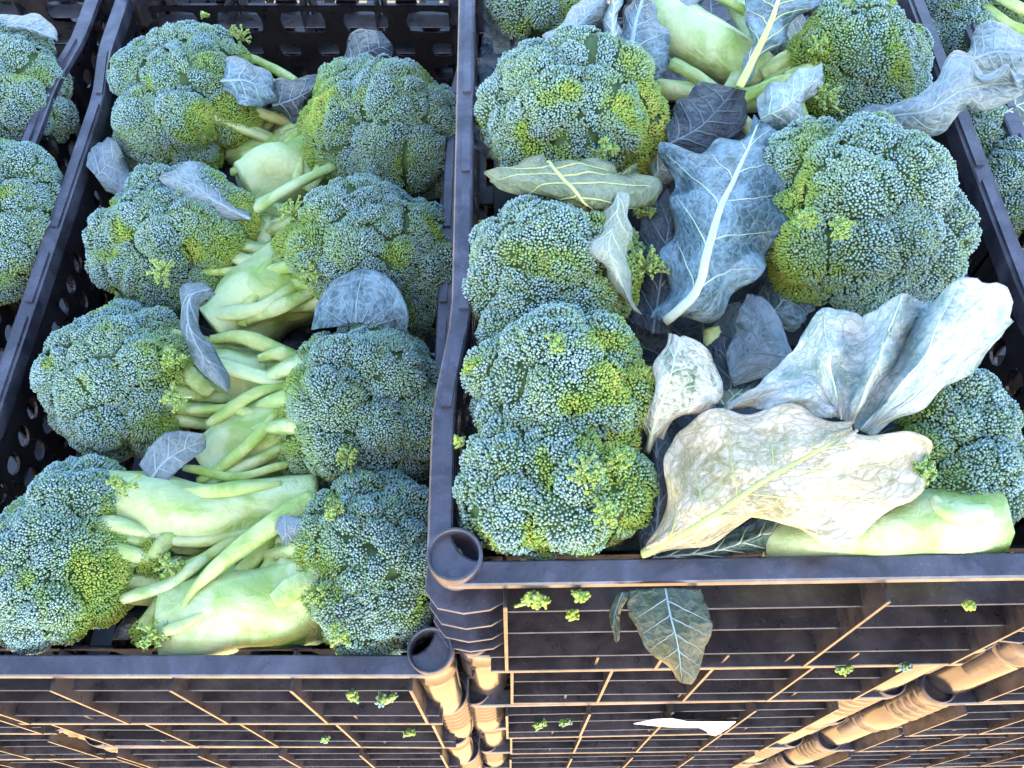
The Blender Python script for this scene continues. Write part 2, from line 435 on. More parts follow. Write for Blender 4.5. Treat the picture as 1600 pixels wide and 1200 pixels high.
    # end walls: web, ledges, ribs, lower block
    for end in (0, 1):
        fy = (lambda y: y) if end == 0 else (lambda y: L - y)
        def bx(mb, x0, x1, y0, y1, z0, z1, slope=0.0):
            a, b_ = fy(y0), fy(y1)
            if end == 0: mb.box(x0, x1, a, b_, z0, z1, slope)
            else: mb.box(x0, x1, b_, a, z0, z1, 0)
        X = W / 2 - .045 if kind == 'ring' else W / 2 - .031
        xa, xb = (-(W / 2 - .047), W / 2 - .062) if (W > .41 and kind != 'ring') else (-X, X)
        mb = MB(); yw = fy(.0225) - (0 if end == 0 else .0025)
        zs = [.014, .046, h - .058, h - .0165]
        perforated(mb, 'y', yw, -X - .012, X + .012, zs[0], zs[1], 14, 1, .45, power=5)
        perforated(mb, 'y', yw, -X - .012, X + .012, zs[1], zs[2], 8, 2, .55, power=4)
        perforated(mb, 'y', yw, -X - .012, X + .012, zs[2], zs[3], 5, 1, .70, power=5)
        out.append(('end_wall', mb.mesh('end_wall', PLASTIC_IN)))
        if kind == 'ring': LZ = [(h - .052, -.0012), (h - .098, -.0028), (.048, -.0062)]; yl = -.0074
        else: LZ = [(h - .046, -.0010), (h - .082, -.0026), (.040, -.0046)]; yl = -.0056
        for (z, yf) in LZ:
            mb = MB(); bx(mb, xa - (.012 if z < .05 and xa == -X else 0), xb + (.012 if z < .05 and xa == -X else 0), yf, .0222, z - .0018, z, .0004); out.append(('ledge', mb.mesh('ledge', PLASTIC_FRONT)))
        mb = MB(); bx(mb, xa - (.012 if xa == -X else 0), xb + (.012 if xa == -X else 0), yl, .0222, 0, .009, .002)
        out.append(('base_band', mb.mesh('base_band', PLASTIC_FRONT)))
        nr = 4 if kind == 'ring' else 5
        for k in range(nr):
            x = xa + (xb - xa) * (k / (nr - 1)); mb = MB()
            bx(mb, x - .0012, x + .0012, yl - .0012, .0220, .0095, h - .0165); out.append(('rib', mb.mesh('rib', PLASTIC_FRONT)))
        for k in range(nr * 2 - 1):                                     # short webs between the lower ledges
            if k % 2 and kind == 'ring' or k % 3 == 1:
                x = xa + (xb - xa) * ((k + .4) / (nr * 2 - 1)); mb = MB()
                bx(mb, x - .001, x + .001, yl + .003, .0220, .0092, .0275 if kind != 'ring' else .033); out.append(('short_rib', mb.mesh('short_rib', PLASTIC_FRONT)))
    return out

WR = 0.425
PROTO = {'ring': (crate_parts(.200, 'ring', WR), .200), 'wide': (crate_parts(.172, 'smooth', WR), .172), 'smooth': (crate_parts(.172, 'smooth', W), .172),
         'wide_r': (crate_parts(.172, 'smooth', WR, True), .172), 'smooth_r': (crate_parts(.172, 'smooth', W, True), .172)}
def crate(kind, loc, rz, label, group):
    r = empty('plastic_crate', loc, rz); tag(r, label, 'crate', group)
    for (nm, me) in PROTO[kind][0]: link(nm, me, r)
    return r

ZR, ZL = 1.14, 1.003
def corner_place(u, v, z, side, W=W):
    """front centre of a crate whose front socket (side -1 left, 1 right) shows at this spot"""
    p = at(u, v, z + .007); return (p[0] - side * (W / 2 - .0165), p[1] - .0165)
rx, ry = corner_place(711, 857, ZR, -1, WR)
lx, ly = corner_place(672, 1015, ZL, 1)
RZ_R = R(0.9)
G = 'black plastic crates stacked in four columns'
FOOT = 'black crate low in its stack, under the crates in view'
def stack(kinds, x, y, ztop, rz, labels, h0=None):
    z = ztop
    for k, (kind, lab) in enumerate(zip(kinds, labels)):
        z -= PROTO[kind][1]
        crate(kind, (x + (0, .002, -.003, .001, 0, 0)[k], y + (0, .004, -.001, .003, 0, 0)[k], z), rz + R((0, -.3, .2, -.2, 0, 0)[k]), lab or FOOT, G)
    return z
zr_base = stack(('ring', 'wide', 'wide_r', 'wide', 'wide_r', 'wide'), rx, ry, ZR, RZ_R,
    ('black crate topmost of the right stack, full of broccoli and big loose leaves',
     'black crate directly under the topmost crate of the right stack, with warm lit corner post',
     'black crate third from the top of the right stack, beside the ragged white scrap',
     'black crate fourth from the top in the right stack, cut by the lower edge', None, None))
zl_base = stack(('smooth', 'smooth_r', 'smooth', 'smooth_r', 'smooth', 'smooth_r'), lx, ly, ZL, 0,
    ('black crate topmost of the left stack, with two rows of broccoli',
     'black crate second from the top of the left stack', 'black crate third from the top of the left stack', None, None, None))
fx, fy_ = lx - W - .012, ly + .012
zf_base = stack(('smooth', 'smooth_r', 'smooth', 'smooth_r', 'smooth', 'smooth_r'), fx, fy_, ZL + .004, R(.3),
    ('black crate at the far left edge with two pale broccoli heads beside its rail',
     None, 'black crate at the lower left corner beyond the slanting warm lit post', None, None, None))
nx_, ny_ = rx + WR + .022, ry + .006
zn_base = stack(('ring', 'wide', 'wide_r', 'wide', 'wide_r', 'wide'), nx_, ny_, ZR - .02, R(1.2),
    ('black crate at the right edge, its broccoli seen past the long slanting rail',
     'black crate at the right edge below the front rim level', 'black crate at the lower right corner beside the broad slanting post', None, None, None))

def pallet(x0, x1, y0, y1, h, lab):
    m, t, b = new_mat('pallet_wood'); wp = world_pos(t)
    t.links.new(mix(t, noise(t, 20, 5, .6, wp), (.30, .20, .11), (.46, .33, .20)), b.inputs['Base Color']); b.inputs['Roughness'].default_value = .8
    r = empty('wooden_pallet', ((x0 + x1) / 2, (y0 + y1) / 2, 0)); tag(r, lab, 'pallet')
    ox, oy = (x0 + x1) / 2, (y0 + y1) / 2
    for k in range(6):
        xa = x0 + (x1 - x0) * k / 6; mb = MB(); mb.box(xa - ox + .01, xa + (x1 - x0) / 6 - ox - .01, y0 - oy, y1 - oy, h - .022, h); mb.build('deck_board', m, r)
    for y in (y0, (y0 + y1) / 2 - .05, y1 - .1):
        mb = MB(); mb.box(x0 - ox, x1 - ox, y - oy, y + .1 - oy, 0, h - .0225); mb.build('bearer', m, r)
stack(('smooth', 'smooth'), lx + .004, ly + L + .016, ZL - .012, 0, ('black crate behind the far wall of the left crate, seen through its slots', FOOT))
stack(('smooth', 'smooth'), fx, fy_ + L + .016, ZL - .012, 0, ('black crate at the top left corner behind the far left crate', FOOT))
pallet(fx - .21, lx + .20, ly, ly + L + .02, zl_base, 'wooden pallet under the left crate stacks')
pallet(rx - .21, nx_ + .22, ry, ry + L + .04, zn_base, 'wooden pallet under the right crate stacks')

# ------------------------------------------------------------------ broccoli
NB = 4                                             # sides of one bud
_a = np.arange(NB) * 2 * math.pi / NB
BUD = np.array([(0, 0, 1.0)] + [(.72 * math.cos(a), .72 * math.sin(a), .62) for a in _a] + [(.98 * math.cos(a + .6), .98 * math.sin(a + .6), -.35) for a in _a])
BUD_F = [(0, 1 + k, 1 + (k + 1) % NB) for k in range(NB)]
for k in range(NB):
    a, b_, c, d = 1 + k, 1 + (k + 1) % NB, 1 + NB + k, 1 + NB + (k + 1) % NB
    BUD_F += [(a, c, d), (a, d, b_)]
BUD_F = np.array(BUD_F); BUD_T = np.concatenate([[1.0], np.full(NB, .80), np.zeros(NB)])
_ico = None
def ball(r, n1=10, n2=14):
    V = [(0, 0, r)]; F = []
    for i in range(1, n1):
        p = math.pi * i / n1
        for j in range(n2): q = 2 * math.pi * j / n2; V.append((r * math.sin(p) * math.cos(q), r * math.sin(p) * math.sin(q), r * math.cos(p)))
    V.append((0, 0, -r)); e = len(V) - 1
    for j in range(n2):
        j2 = (j + 1) % n2; F += [(0, 1 + j, 1 + j2)]; F += [(e, 1 + (n1 - 2) * n2 + j2, 1 + (n1 - 2) * n2 + j)]
        for i in range(n1 - 2):
            a, b_, c, d = 1 + i * n2 + j, 1 + i * n2 + j2, 1 + (i + 1) * n2 + j2, 1 + (i + 1) * n2 + j; F += [(a, d, c), (a, c, b_)]
    return np.array(V), np.array(F)
BALL_V, BALL_F = ball(1.0)

ALL_SPHERES = []; HEADS = []; TOTAL = [0]

def plan_head(name, u, v, h, ru, rv, axis, rim, seed, label, n=17, bud=.00114, yellow=.25, grey=0.0, fr=.44, spread=112, extra=(), group=None, fill=1.0):
    """places the florets of one head: centre seen at (u, v), h metres above the rim level"""
    g = np.random.default_rng(seed); c = at(u, v, rim + h); k = m_per_px(c)
    Rx, Ry = ru * k * 1.24, rv * k * 1.22; Rz = min(Rx, Ry) * .95; A = nrm(np.array(axis, float))
    fl = []; tries = 0; cosl = math.cos(R(spread))
    pts = []
    gold = math.pi * (3 - 5 ** .5); M = int(n / max(.15, (1 - cosl) / 2))
    ph = g.uniform(0, 6.28)
    X = nrm(np.cross(A, (0.3, .9, .2))); Y = np.cross(A, X)
    for i in range(n):
        zc = 1 - (1 - cosl) * (i + .5) / n; rr = math.sqrt(max(0, 1 - zc * zc)); q = gold * i + ph
        d = A * zc + X * rr * math.cos(q) + Y * rr * math.sin(q)
        d = nrm(d + g.normal(0, .15, 3))
        rad = (Rx * Ry * Rz) ** (1 / 3) * fr * g.uniform(.74, 1.30)
        pos = c + d * (np.array([Rx, Ry, Rz]) - rad * .92) * g.uniform(.84, 1.10)
        fl.append((pos, rad))
    for i in range(4):                                              # lobes that break the round outline
        q = 2 * math.pi * (i + g.random()) / 4; d = nrm(X * math.cos(q) + Y * math.sin(q) + A * g.uniform(.15, .6)); rad = Rz * g.uniform(.30, .42)
        fl.append((c + d * np.array([Rx, Ry, Rz]) * (1.06 - rad / Rz * .9), rad))
    for (eu, ev, eh, er) in extra:
        p = at(eu, ev, rim + eh); fl.append((p, er * m_per_px(p)))
    hd = dict(name=name, c=c, A=A, fl=fl, g=g, label=label, bud=bud, yellow=yellow, grey=grey, R=(Rx, Ry, Rz), group=group, base=len(ALL_SPHERES), fill=fill)
    for (p, r) in fl: ALL_SPHERES.append((p, r, len(HEADS)))
    HEADS.append(hd); return hd

def smooth_noise(P, g, k, n=5):
    s = 0
    for _ in range(n): d = nrm(g.normal(size=3)); s = s + np.sin(P @ d * k * g.uniform(.6, 1.5) + g.uniform(0, 6.28))
    return s / n ** .5 * .7

def build_head(hd, idx):
    g = hd['g']; c = hd['c']; A = hd['A']
    root = empty('broccoli', c - np.array([0, 0, hd['R'][2]]) ); tag(root, hd['label'], 'broccoli', hd['group'])
    hd['root'] = root; org = np.array(root.location)
    S = np.array([s[0] for s in ALL_SPHERES]); SR = np.array([s[1] for s in ALL_SPHERES]); SH = np.array([s[2] for s in ALL_SPHERES])
    near = np.where(np.linalg.norm(S - c, axis=1) < .26)[0]
    view = nrm(CAM - c)
    for fi, (p, r) in enumerate(hd['fl']):
        me_i = hd['base'] + fi; s = hd['bud'] * 1.72
        N = int(4 * math.pi * r * r / (s * s * .80)); i = np.arange(N) + .5
        z = 1 - 2 * i / N; q = math.pi * (1 + 5 ** .5) * i + g.uniform(0, 6.28)
        D = np.stack([np.sqrt(1 - z * z) * np.cos(q), np.sqrt(1 - z * z) * np.sin(q), z], 1)
        ax = nrm(g.normal(size=3)); D = nrm(D + np.cross(np.broadcast_to(ax, D.shape), D) * g.uniform(-1, 1))
        out = nrm(p - c + A * .02)
        # small lobes on each floret
        sub = nrm(g.normal(size=(26, 3))); ang = np.sort(np.arccos(np.clip(D @ sub.T, -1, 1)), axis=1)
        lob = np.clip((ang[:, 1] - ang[:, 0]) / .34, 0, 1); lob = lob * lob * (3 - 2 * lob)
        nz = smooth_noise(D, g, 3.2)
        rad = r * (.90 + .11 * lob + .05 * nz)
        P = p + D * rad[:, None] + g.normal(0, s * .20, D.shape)
        keep = (D @ out > -.42) & (D @ view > -.26) & ((P - c) @ A > -.62 * min(hd['R']))
        for k in near:
            if k == me_i: continue
            m_ = (1.0 if SH[k] == idx else .97)
            keep &= np.linalg.norm(P - S[k], axis=1) > SR[k] * m_ * .955
        P, D, lob, nz = P[keep], D[keep], lob[keep], nz[keep]
        if len(P) < 25: continue
        n = len(P); TOTAL[0] += n
        # colour of each bud: bluer on the crest of a lobe, greener between, yellow where the head is opening
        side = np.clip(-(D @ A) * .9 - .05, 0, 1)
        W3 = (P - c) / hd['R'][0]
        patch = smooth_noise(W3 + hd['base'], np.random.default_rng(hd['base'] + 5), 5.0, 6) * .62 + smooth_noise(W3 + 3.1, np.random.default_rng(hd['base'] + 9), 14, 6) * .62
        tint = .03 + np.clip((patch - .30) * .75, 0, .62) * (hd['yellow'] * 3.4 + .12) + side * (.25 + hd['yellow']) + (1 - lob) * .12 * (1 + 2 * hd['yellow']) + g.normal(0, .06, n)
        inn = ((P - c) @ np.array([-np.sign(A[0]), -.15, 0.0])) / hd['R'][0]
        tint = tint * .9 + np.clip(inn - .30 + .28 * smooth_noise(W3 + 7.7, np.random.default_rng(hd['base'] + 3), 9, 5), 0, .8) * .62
        loose = g.random(n) < .03; tint[loose] += g.uniform(.1, .35, loose.sum())
        tint = np.clip(tint, 0, 1)
        rnd = np.clip(.5 + .22 * g.normal(size=n) + .12 * nz + hd['grey'], 0, 1)
        sz = hd['bud'] * g.uniform(.72, 1.30, n) * (1 - .18 * np.clip(tint, 0, .6))
        Nn = nrm(D + g.normal(0, .16, D.shape)); t1 = nrm(np.cross(Nn, g.normal(size=D.shape))); t2 = np.cross(Nn, t1)
        el = g.uniform(1.0, 1.5, n)
        B = BUD[None]
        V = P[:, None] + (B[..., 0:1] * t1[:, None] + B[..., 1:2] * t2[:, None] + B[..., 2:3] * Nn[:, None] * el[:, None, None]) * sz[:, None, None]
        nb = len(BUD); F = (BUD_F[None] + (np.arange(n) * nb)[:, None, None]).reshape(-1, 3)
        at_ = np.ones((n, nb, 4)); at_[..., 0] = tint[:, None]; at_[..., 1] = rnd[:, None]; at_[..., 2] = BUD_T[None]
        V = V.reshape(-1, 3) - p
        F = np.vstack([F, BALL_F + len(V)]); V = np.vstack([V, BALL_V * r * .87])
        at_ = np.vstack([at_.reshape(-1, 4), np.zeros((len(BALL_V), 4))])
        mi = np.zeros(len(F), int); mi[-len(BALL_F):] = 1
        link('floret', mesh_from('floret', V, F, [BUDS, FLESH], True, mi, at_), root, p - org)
    # core that carries the florets, and branches down to the stalk
    core = c - A * min(hd['R']) * .18
    link('crown_core', mesh_from('crown_core', BALL_V * (np.array(hd['R']) * .66), BALL_F, FLESH), root, core - org)
    return root

def px_path(pts, rim):
    return np.array([at(u, v, rim + h) for (u, v, h) in pts])
def part_tube(root, nm, pts, rpx, rim, mat, sides=12, n=26, lump=.12, seed=0, flat=1.0):
    P = px_path(pts, rim); k = m_per_px(P[len(P) // 2]); org = np.array(root.location)
    V, F = tube_arrays(P, [r * k for r in rpx], sides, n, lump, seed, flat)
    return link(nm, mesh_from(nm, V - org, F, mat), root)

LA, RA_ = (-.55, -.05, .83), (.55, -.05, .83)
GL = 'broccoli heads packed in the left crate'; GR = 'broccoli heads in the right crate'
H = {}
def head(key, *a, **k): H[key] = plan_head(key, *a, **k)
# left crate: left row from the far end, then right row
head('l1', 300, 172, -.030, 98, 114, LA, ZL, 11, 'broccoli head at the far left corner of the left crate, under a small blue leaf', group=GL, yellow=.30, n=18)
head('l2', 285, 385, -.030, 112, 100, LA, ZL, 12, 'second broccoli head from the far end in the left row, under the pale frilled leaf', group=GL, yellow=.26, n=18)
head('l3', 205, 600, -.026, 100, 108, LA, ZL, 13, 'third broccoli head in the left row, next to the twisted leaf strip', group=GL, yellow=.16, n=18, grey=.08)
head('l4', 116, 860, -.020, 98, 132, LA, ZL, 14, 'nearest broccoli head of the left row, in the near corner with a long pale trunk', group=GL, yellow=.16, grey=.06, n=22, extra=((238, 872, -.022, 44), (300, 705, -.055, 34), (235, 985, -.03, 30)))
head('r1', 600, 212, -.026, 110, 102, RA_, ZL, 15, 'broccoli head at the far right corner of the left crate, below the dark round leaf', group=GL, yellow=.22, n=19)
head('r2', 578, 415, -.024, 122, 108, RA_, ZL, 16, 'second broccoli head of the right row, behind the round veined leaf', group=GL, yellow=.24, n=20)
head('r3', 568, 638, -.020, 116, 122, RA_, ZL, 17, 'third broccoli head of the right row, in front of the round veined leaf', group=GL, yellow=.13, grey=.02, n=20)
head('r4', 580, 876, -.014, 100, 122, RA_, ZL, 18, 'nearest broccoli head of the right row, beside the open corner socket', group=GL, yellow=.15, grey=.02, n=21)
# right crate
head('a0', 855, 5, -.020, 78, 62, (-.3, 0, .95), ZR, 21, 'broccoli head cut by the top edge, at the far left of the right crate', group=GR, yellow=.15, grey=.1, n=14)
head('a1', 895, 182, -.014, 120, 108, (-.25, -.1, .95), ZR, 22, 'broccoli head in the right crate just above the olive leaf with yellow rib', group=GR, yellow=.26, grey=.14, n=19, extra=((1005, 205, -.01, 42),))
head('a2', 866, 432, -.010, 116, 106, (-.25, -.1, .95), ZR, 23, 'broccoli head in the right crate just below the olive leaf with yellow rib', group=GR, yellow=.12, grey=.16, n=18)
head('a3', 884, 608, .002, 126, 104, (-.3, -.1, .94), ZR, 24, 'pale broccoli head with bright opened tuft, second from the front in the right crate', group=GR, yellow=.30, grey=.16, n=19)
head('a4', 868, 766, -.004, 130, 92, (-.25, -.15, .95), ZR, 25, 'broccoli head by the near left corner of the right crate, beside the shallow socket', group=GR, yellow=.34, grey=.10, n=20, extra=((985, 785, 0, 24), (768, 806, -.012, 50), (800, 696, .004, 56), (880, 690, .014, 58), (955, 694, .006, 44), (790, 520, -.006, 46)))
head('b1', 1335, 110, -.012, 92, 92, (.35, -.1, .93), ZR, 26, 'broccoli head at the far right of the right crate with long stalk lying left', group=GR, yellow=.22, grey=.06, n=17)
head('b2', 1328, 352, .000, 136, 136, (.15, -.25, .95), ZR, 27, 'largest broccoli head, dome of many lobes by the right rail', group=GR, yellow=.20, grey=.14, n=24, fr=.36)
head('b3', 1486, 702, -.020, 88, 120, (.5, -.1, .86), ZR, 28, 'blue grey broccoli head behind the cream leaf at the near right corner', group=GR, yellow=.10, grey=.0, n=18)
# neighbours
head('f1', 10, 150, -.020, 88, 98, (0, -.1, 1), ZL, 31, 'pale broccoli head at the top left edge under a grey leaf', n=15, yellow=.14, grey=.12, group='broccoli in the far left crate')
head('f2', 0, 345, -.020, 88, 118, (0, -.1, 1), ZL, 32, 'pale broccoli head at the left edge, lower of the two', n=15, yellow=.16, grey=.10, group='broccoli in the far left crate')
head('n1', 1490, 55, -.06, 72, 85, (-.4, 0, .9), ZR, 33, 'broccoli head at the top right corner beyond the rail', n=13, yellow=.10, group='broccoli in the right edge crate')
head('n2', 1552, 265, -.05, 52, 110, (-.4, 0, .9), ZR, 34, 'broccoli head at the right edge below the curled grey leaf', n=13, yellow=.25, group='broccoli in the right edge crate')
for i, hd in enumerate(HEADS): build_head(hd, i)
scene['bud_count'] = TOTAL[0]

def stalks(key, items, rim):
    r = H[key]['root']
    for k, (nm, mat, pts, rad, *o) in enumerate(items):
        rad = [x * 1.14 for x in rad] if nm == 'stalk' else [rad[0] * .8] + [x * .95 for x in rad] + [rad[-1] * .8]
        part_tube(r, nm, pts, rad, rim, mat, n=34, sides=14, flat=1.0 if nm == 'stalk' else .8, seed=hash(key) % 97 * 7 + k if False else (sum(map(ord, key)) * 7 + k), lump=o[0] if o else .12)
d = -.045
stalks('l1', [('stalk', STALK, [(350, 215, -.055), (410, 240, -.05), (470, 262, d)], [30, 32, 28]),
              ('leaf_stalk', PETIOLE, [(385, 88, -.03), (420, 103, -.028), (462, 128, -.03)], [8, 8, 9]),
              ('leaf_stalk', PETIOLE, [(378, 245, -.03), (420, 228, -.025), (455, 200, -.03)], [9, 11, 9])], ZL)
stalks('r1', [('stalk', STALK, [(560, 225, d), (470, 262, -.032), (385, 300, -.03)], [50, 44, 40], .2),
              ('branch', BRANCH, [(480, 300, -.02), (510, 250, -.01), (520, 210, -.02)], [12, 14, 12])], ZL)
stalks('l2', [('stalk', STALK, [(290, 370, d), (360, 378, -.035), (430, 372, -.035)], [56, 42, 34], .18),
              ('branch', BRANCH, [(390, 360, -.02), (330, 350, -.012), (290, 340, -.02)], [14, 14, 16])], ZL)
stalks('r2', [('stalk', STALK, [(540, 400, d), (440, 450, -.03), (340, 520, -.035)], [60, 54, 46], .2),
              ('leaf_stalk', PETIOLE, [(448, 392, -.005), (412, 425, 0), (388, 478, -.005), (378, 510, -.012)], [9, 13, 14, 11]),
              ('branch', BRANCH, [(500, 450, -.008), (440, 478, -.004), (385, 500, -.01)], [12, 13, 12])], ZL)
stalks('l3', [('stalk', STALK, [(230, 600, d), (330, 600, -.035), (425, 590, -.035)], [54, 44, 36], .18),
              ('leaf_stalk', PETIOLE, [(330, 530, -.012), (385, 528, -.006), (470, 562, -.012)], [10, 14, 12]),
              ('leaf_stalk', PETIOLE, [(405, 560, -.006), (440, 553, -.002), (480, 565, -.01)], [9, 13, 9]),
              ('branch', BRANCH, [(330, 615, -.01), (300, 590, 0), (270, 560, -.008)], [14, 13, 14])], ZL)
stalks('r3', [('stalk', STALK, [(530, 640, d), (430, 680, -.03), (330, 740, -.035)], [62, 54, 48], .2),
              ('leaf_stalk', PETIOLE, [(442, 632, 0), (400, 685, .002), (340, 735, -.004), (310, 752, -.01)], [8, 12, 12, 9]),
              ('leaf_stalk', STALK, [(430, 630, -.01), (390, 655, -.004), (350, 685, -.01)], [9, 11, 9]),
              ('branch', BRANCH, [(440, 700, -.012), (480, 665, -.004), (500, 640, -.01)], [16, 14, 13])], ZL)
stalks('l4', [('stalk', STALK, [(170, 800, -.02), (250, 798, -.012), (330, 800, -.010), (410, 790, -.012), (498, 785, -.016)], [62, 46, 40, 40, 42], .14),
              ('leaf_stalk', PETIOLE, [(250, 772, .004), (330, 768, .010), (400, 762, .008), (440, 757, .004)], [9, 12, 12, 10]),
              ('leaf_stalk', PETIOLE, [(490, 778, .008), (425, 822, .014), (345, 880, .012), (300, 925, .004), (285, 955, 0)], [20, 17, 16, 13, 8]),
              ('branch', BRANCH, [(300, 810, -.005), (250, 855, -.004), (235, 880, -.01)], [16, 14, 14]),
              ('branch', BRANCH, [(330, 880, -.03), (270, 930, -.02), (225, 980, -.02)], [34, 26, 18])], ZL)
stalks('r4', [('stalk', STALK, [(545, 900, -.03), (440, 940, -.022), (350, 955, -.022), (268, 965, -.026)], [72, 64, 60, 54], .16),
              ('leaf_stalk', STALK, [(470, 850, 0), (425, 905, .004), (390, 950, .002), (362, 985, -.008)], [13, 15, 15, 12]),
              ('leaf_stalk', PETIOLE, [(440, 830, -.004), (385, 885, .0), (330, 935, -.002), (300, 950, -.01)], [11, 13, 12, 9]),
              ('leaf_stalk', STALK, [(452, 868, -.02), (400, 895, -.012), (350, 960, -.012)], [10, 12, 14]),
              ('branch', BRANCH, [(430, 940, .01), (480, 905, .014), (520, 880, .006)], [20, 17, 14])], ZL)
stalks('a3', [('stalk', BRANCH, [(930, 610, -.02), (990, 610, -.008), (1022, 640, -.012)], [26, 16, 14])], ZR)
stalks('a4', [('stalk', BRANCH, [(900, 760, -.02), (960, 775, -.012), (985, 800, -.02)], [30, 22, 18])], ZR)
stalks('b1', [('stalk', STALK, [(1310, 110, -.02), (1230, 142, -.012), (1150, 158, -.012), (1080, 146, -.010), (1010, 135, -.010)], [40, 26, 20, 15, 12], .2),
              ('branch', BRANCH, [(1180, 150, -.012), (1230, 110, -.004), (1270, 80, 0)], [14, 13, 15]),
              ('leaf_stalk', STALK, [(1130, 152, -.006), (1150, 120, -.004), (1165, 70, -.006)], [11, 12, 12])], ZR)
stalks('b3', [('stalk', STALK, [(1545, 815, -.012), (1450, 822, -.008), (1350, 832, -.008), (1190, 845, -.016)], [54, 52, 46, 32], .16),
              ('leaf_stalk', STALK, [(1545, 800, .012), (1480, 800, .018), (1455, 780, .016)], [16, 20, 14])], ZR)
stalks('n1', [('leaf_stalk', PETIOLE, [(1540, 10, -.02), (1580, 40, -.02), (1640, 60, -.02)], [9, 9, 9]),
              ('leaf_stalk', PETIOLE, [(1550, -10, -.01), (1600, 15, -.01), (1650, 30, -.02)], [9, 10, 10])], ZR)
stalks('n2', [('stalk', STALK, [(1560, 210, -.05), (1600, 215, -.05), (1660, 225, -.05)], [18, 16, 18]),
              ('leaf_stalk', STALK, [(1570, 270, -.05), (1610, 280, -.05), (1660, 290, -.05)], [34, 30, 30])], ZR)

def auto_branches(key, n, rim, seed):
    """side branches that fan from the end of the trunk to the inner florets"""
    hd = H[key]; root = hd['root']; g = np.random.default_rng(seed); c = hd['c']; A = hd['A']; Rm = min(hd['R']); org = np.array(root.location)
    base = c - A * Rm * 1.25; side = np.array([-np.sign(A[0]), 0, 0.0])
    for k in range(n):
        q = (k + .5) / n * 2 - 1
        d = nrm(side * (.75 + .2 * g.random()) + np.array([0, q * 1.0, .15 + .55 * g.random()]))
        e = c + d * Rm * (.80 + .1 * g.random()); b0 = base + side * Rm * (.7 + .7 * g.random()) + np.array([0, q * Rm * .45, Rm * (.42 + .2 * g.random())])
        m_ = (e + b0) / 2 + d * Rm * .14 + g.normal(0, .003, 3)
        V, F = tube_arrays([b0, m_, e, c + d * Rm * .6], [.007, .0062 * g.uniform(.8, 1.1), .0050, .0052, .007, .010], 10, 18, .12, seed + k)
        link('branch', mesh_from('branch', V - org, F, BRANCH if k % 2 else STALK), root)
for i, (key, n) in enumerate([('l1', 8), ('l2', 9), ('l3', 10), ('l4', 11), ('r1', 9), ('r2', 9), ('r3', 10), ('r4', 11)]): auto_branches(key, n, ZL, 500 + 20 * i)
MORE = [('l1', PETIOLE, [(380, 262), (430, 240), (470, 205)], 10), ('r1', STALK, [(500, 270), (440, 300), (390, 330)], 12), ('r1', PETIOLE, [(455, 215), (470, 240), (462, 280)], 10),
    ('l2', STALK, [(300, 385), (350, 395), (410, 420)], 13), ('l2', PETIOLE, [(330, 425), (380, 420), (430, 400)], 10), ('r2', STALK, [(470, 440), (410, 480), (350, 490)], 15),
    ('r2', PETIOLE, [(395, 395), (380, 440), (385, 470)], 9), ('l3', STALK, [(300, 560), (360, 575), (440, 600)], 14), ('l3', PETIOLE, [(310, 640), (360, 640), (410, 655)], 11),
    ('r3', PETIOLE, [(455, 600), (400, 615), (345, 650)], 11), ('r3', STALK, [(460, 690), (400, 720), (340, 745)], 14), ('r3', PETIOLE, [(430, 730), (370, 745), (310, 735)], 9),
    ('l4', STALK, [(220, 830), (290, 845), (380, 830)], 15), ('l4', PETIOLE, [(380, 830), (320, 870), (270, 895)], 10), ('r4', PETIOLE, [(480, 815), (440, 850), (400, 910), (370, 945)], 11),
    ('r4', STALK, [(500, 870), (460, 905), (420, 960)], 14), ('r4', PETIOLE, [(330, 950), (300, 970), (262, 985)], 10), ('l4', STALK, [(210, 930), (260, 915), (310, 880)], 13)]
for i, (key, mt, pts, r) in enumerate(MORE):
    g = np.random.default_rng(700 + i); h0 = g.uniform(-.018, .0); r *= .8
    Q = [np.array(p, float) for p in pts]; pts = [tuple(Q[0] + (Q[0] - Q[1]) * .35)] + [tuple(q) for q in Q] + [tuple(Q[-1] + (Q[-1] - Q[-2]) * .35)]
    part_tube(H[key]['root'], 'leaf_stalk' if mt is PETIOLE else 'branch', [(u, v, h0 + .006 * math.sin(math.pi * k / (len(pts) - 1))) for k, (u, v) in enumerate(pts)], [r * .85, r * .9, r * 1.0, r * 1.15, r * .8], ZL, mt, 12, 26, .16, 700 + i, .8)

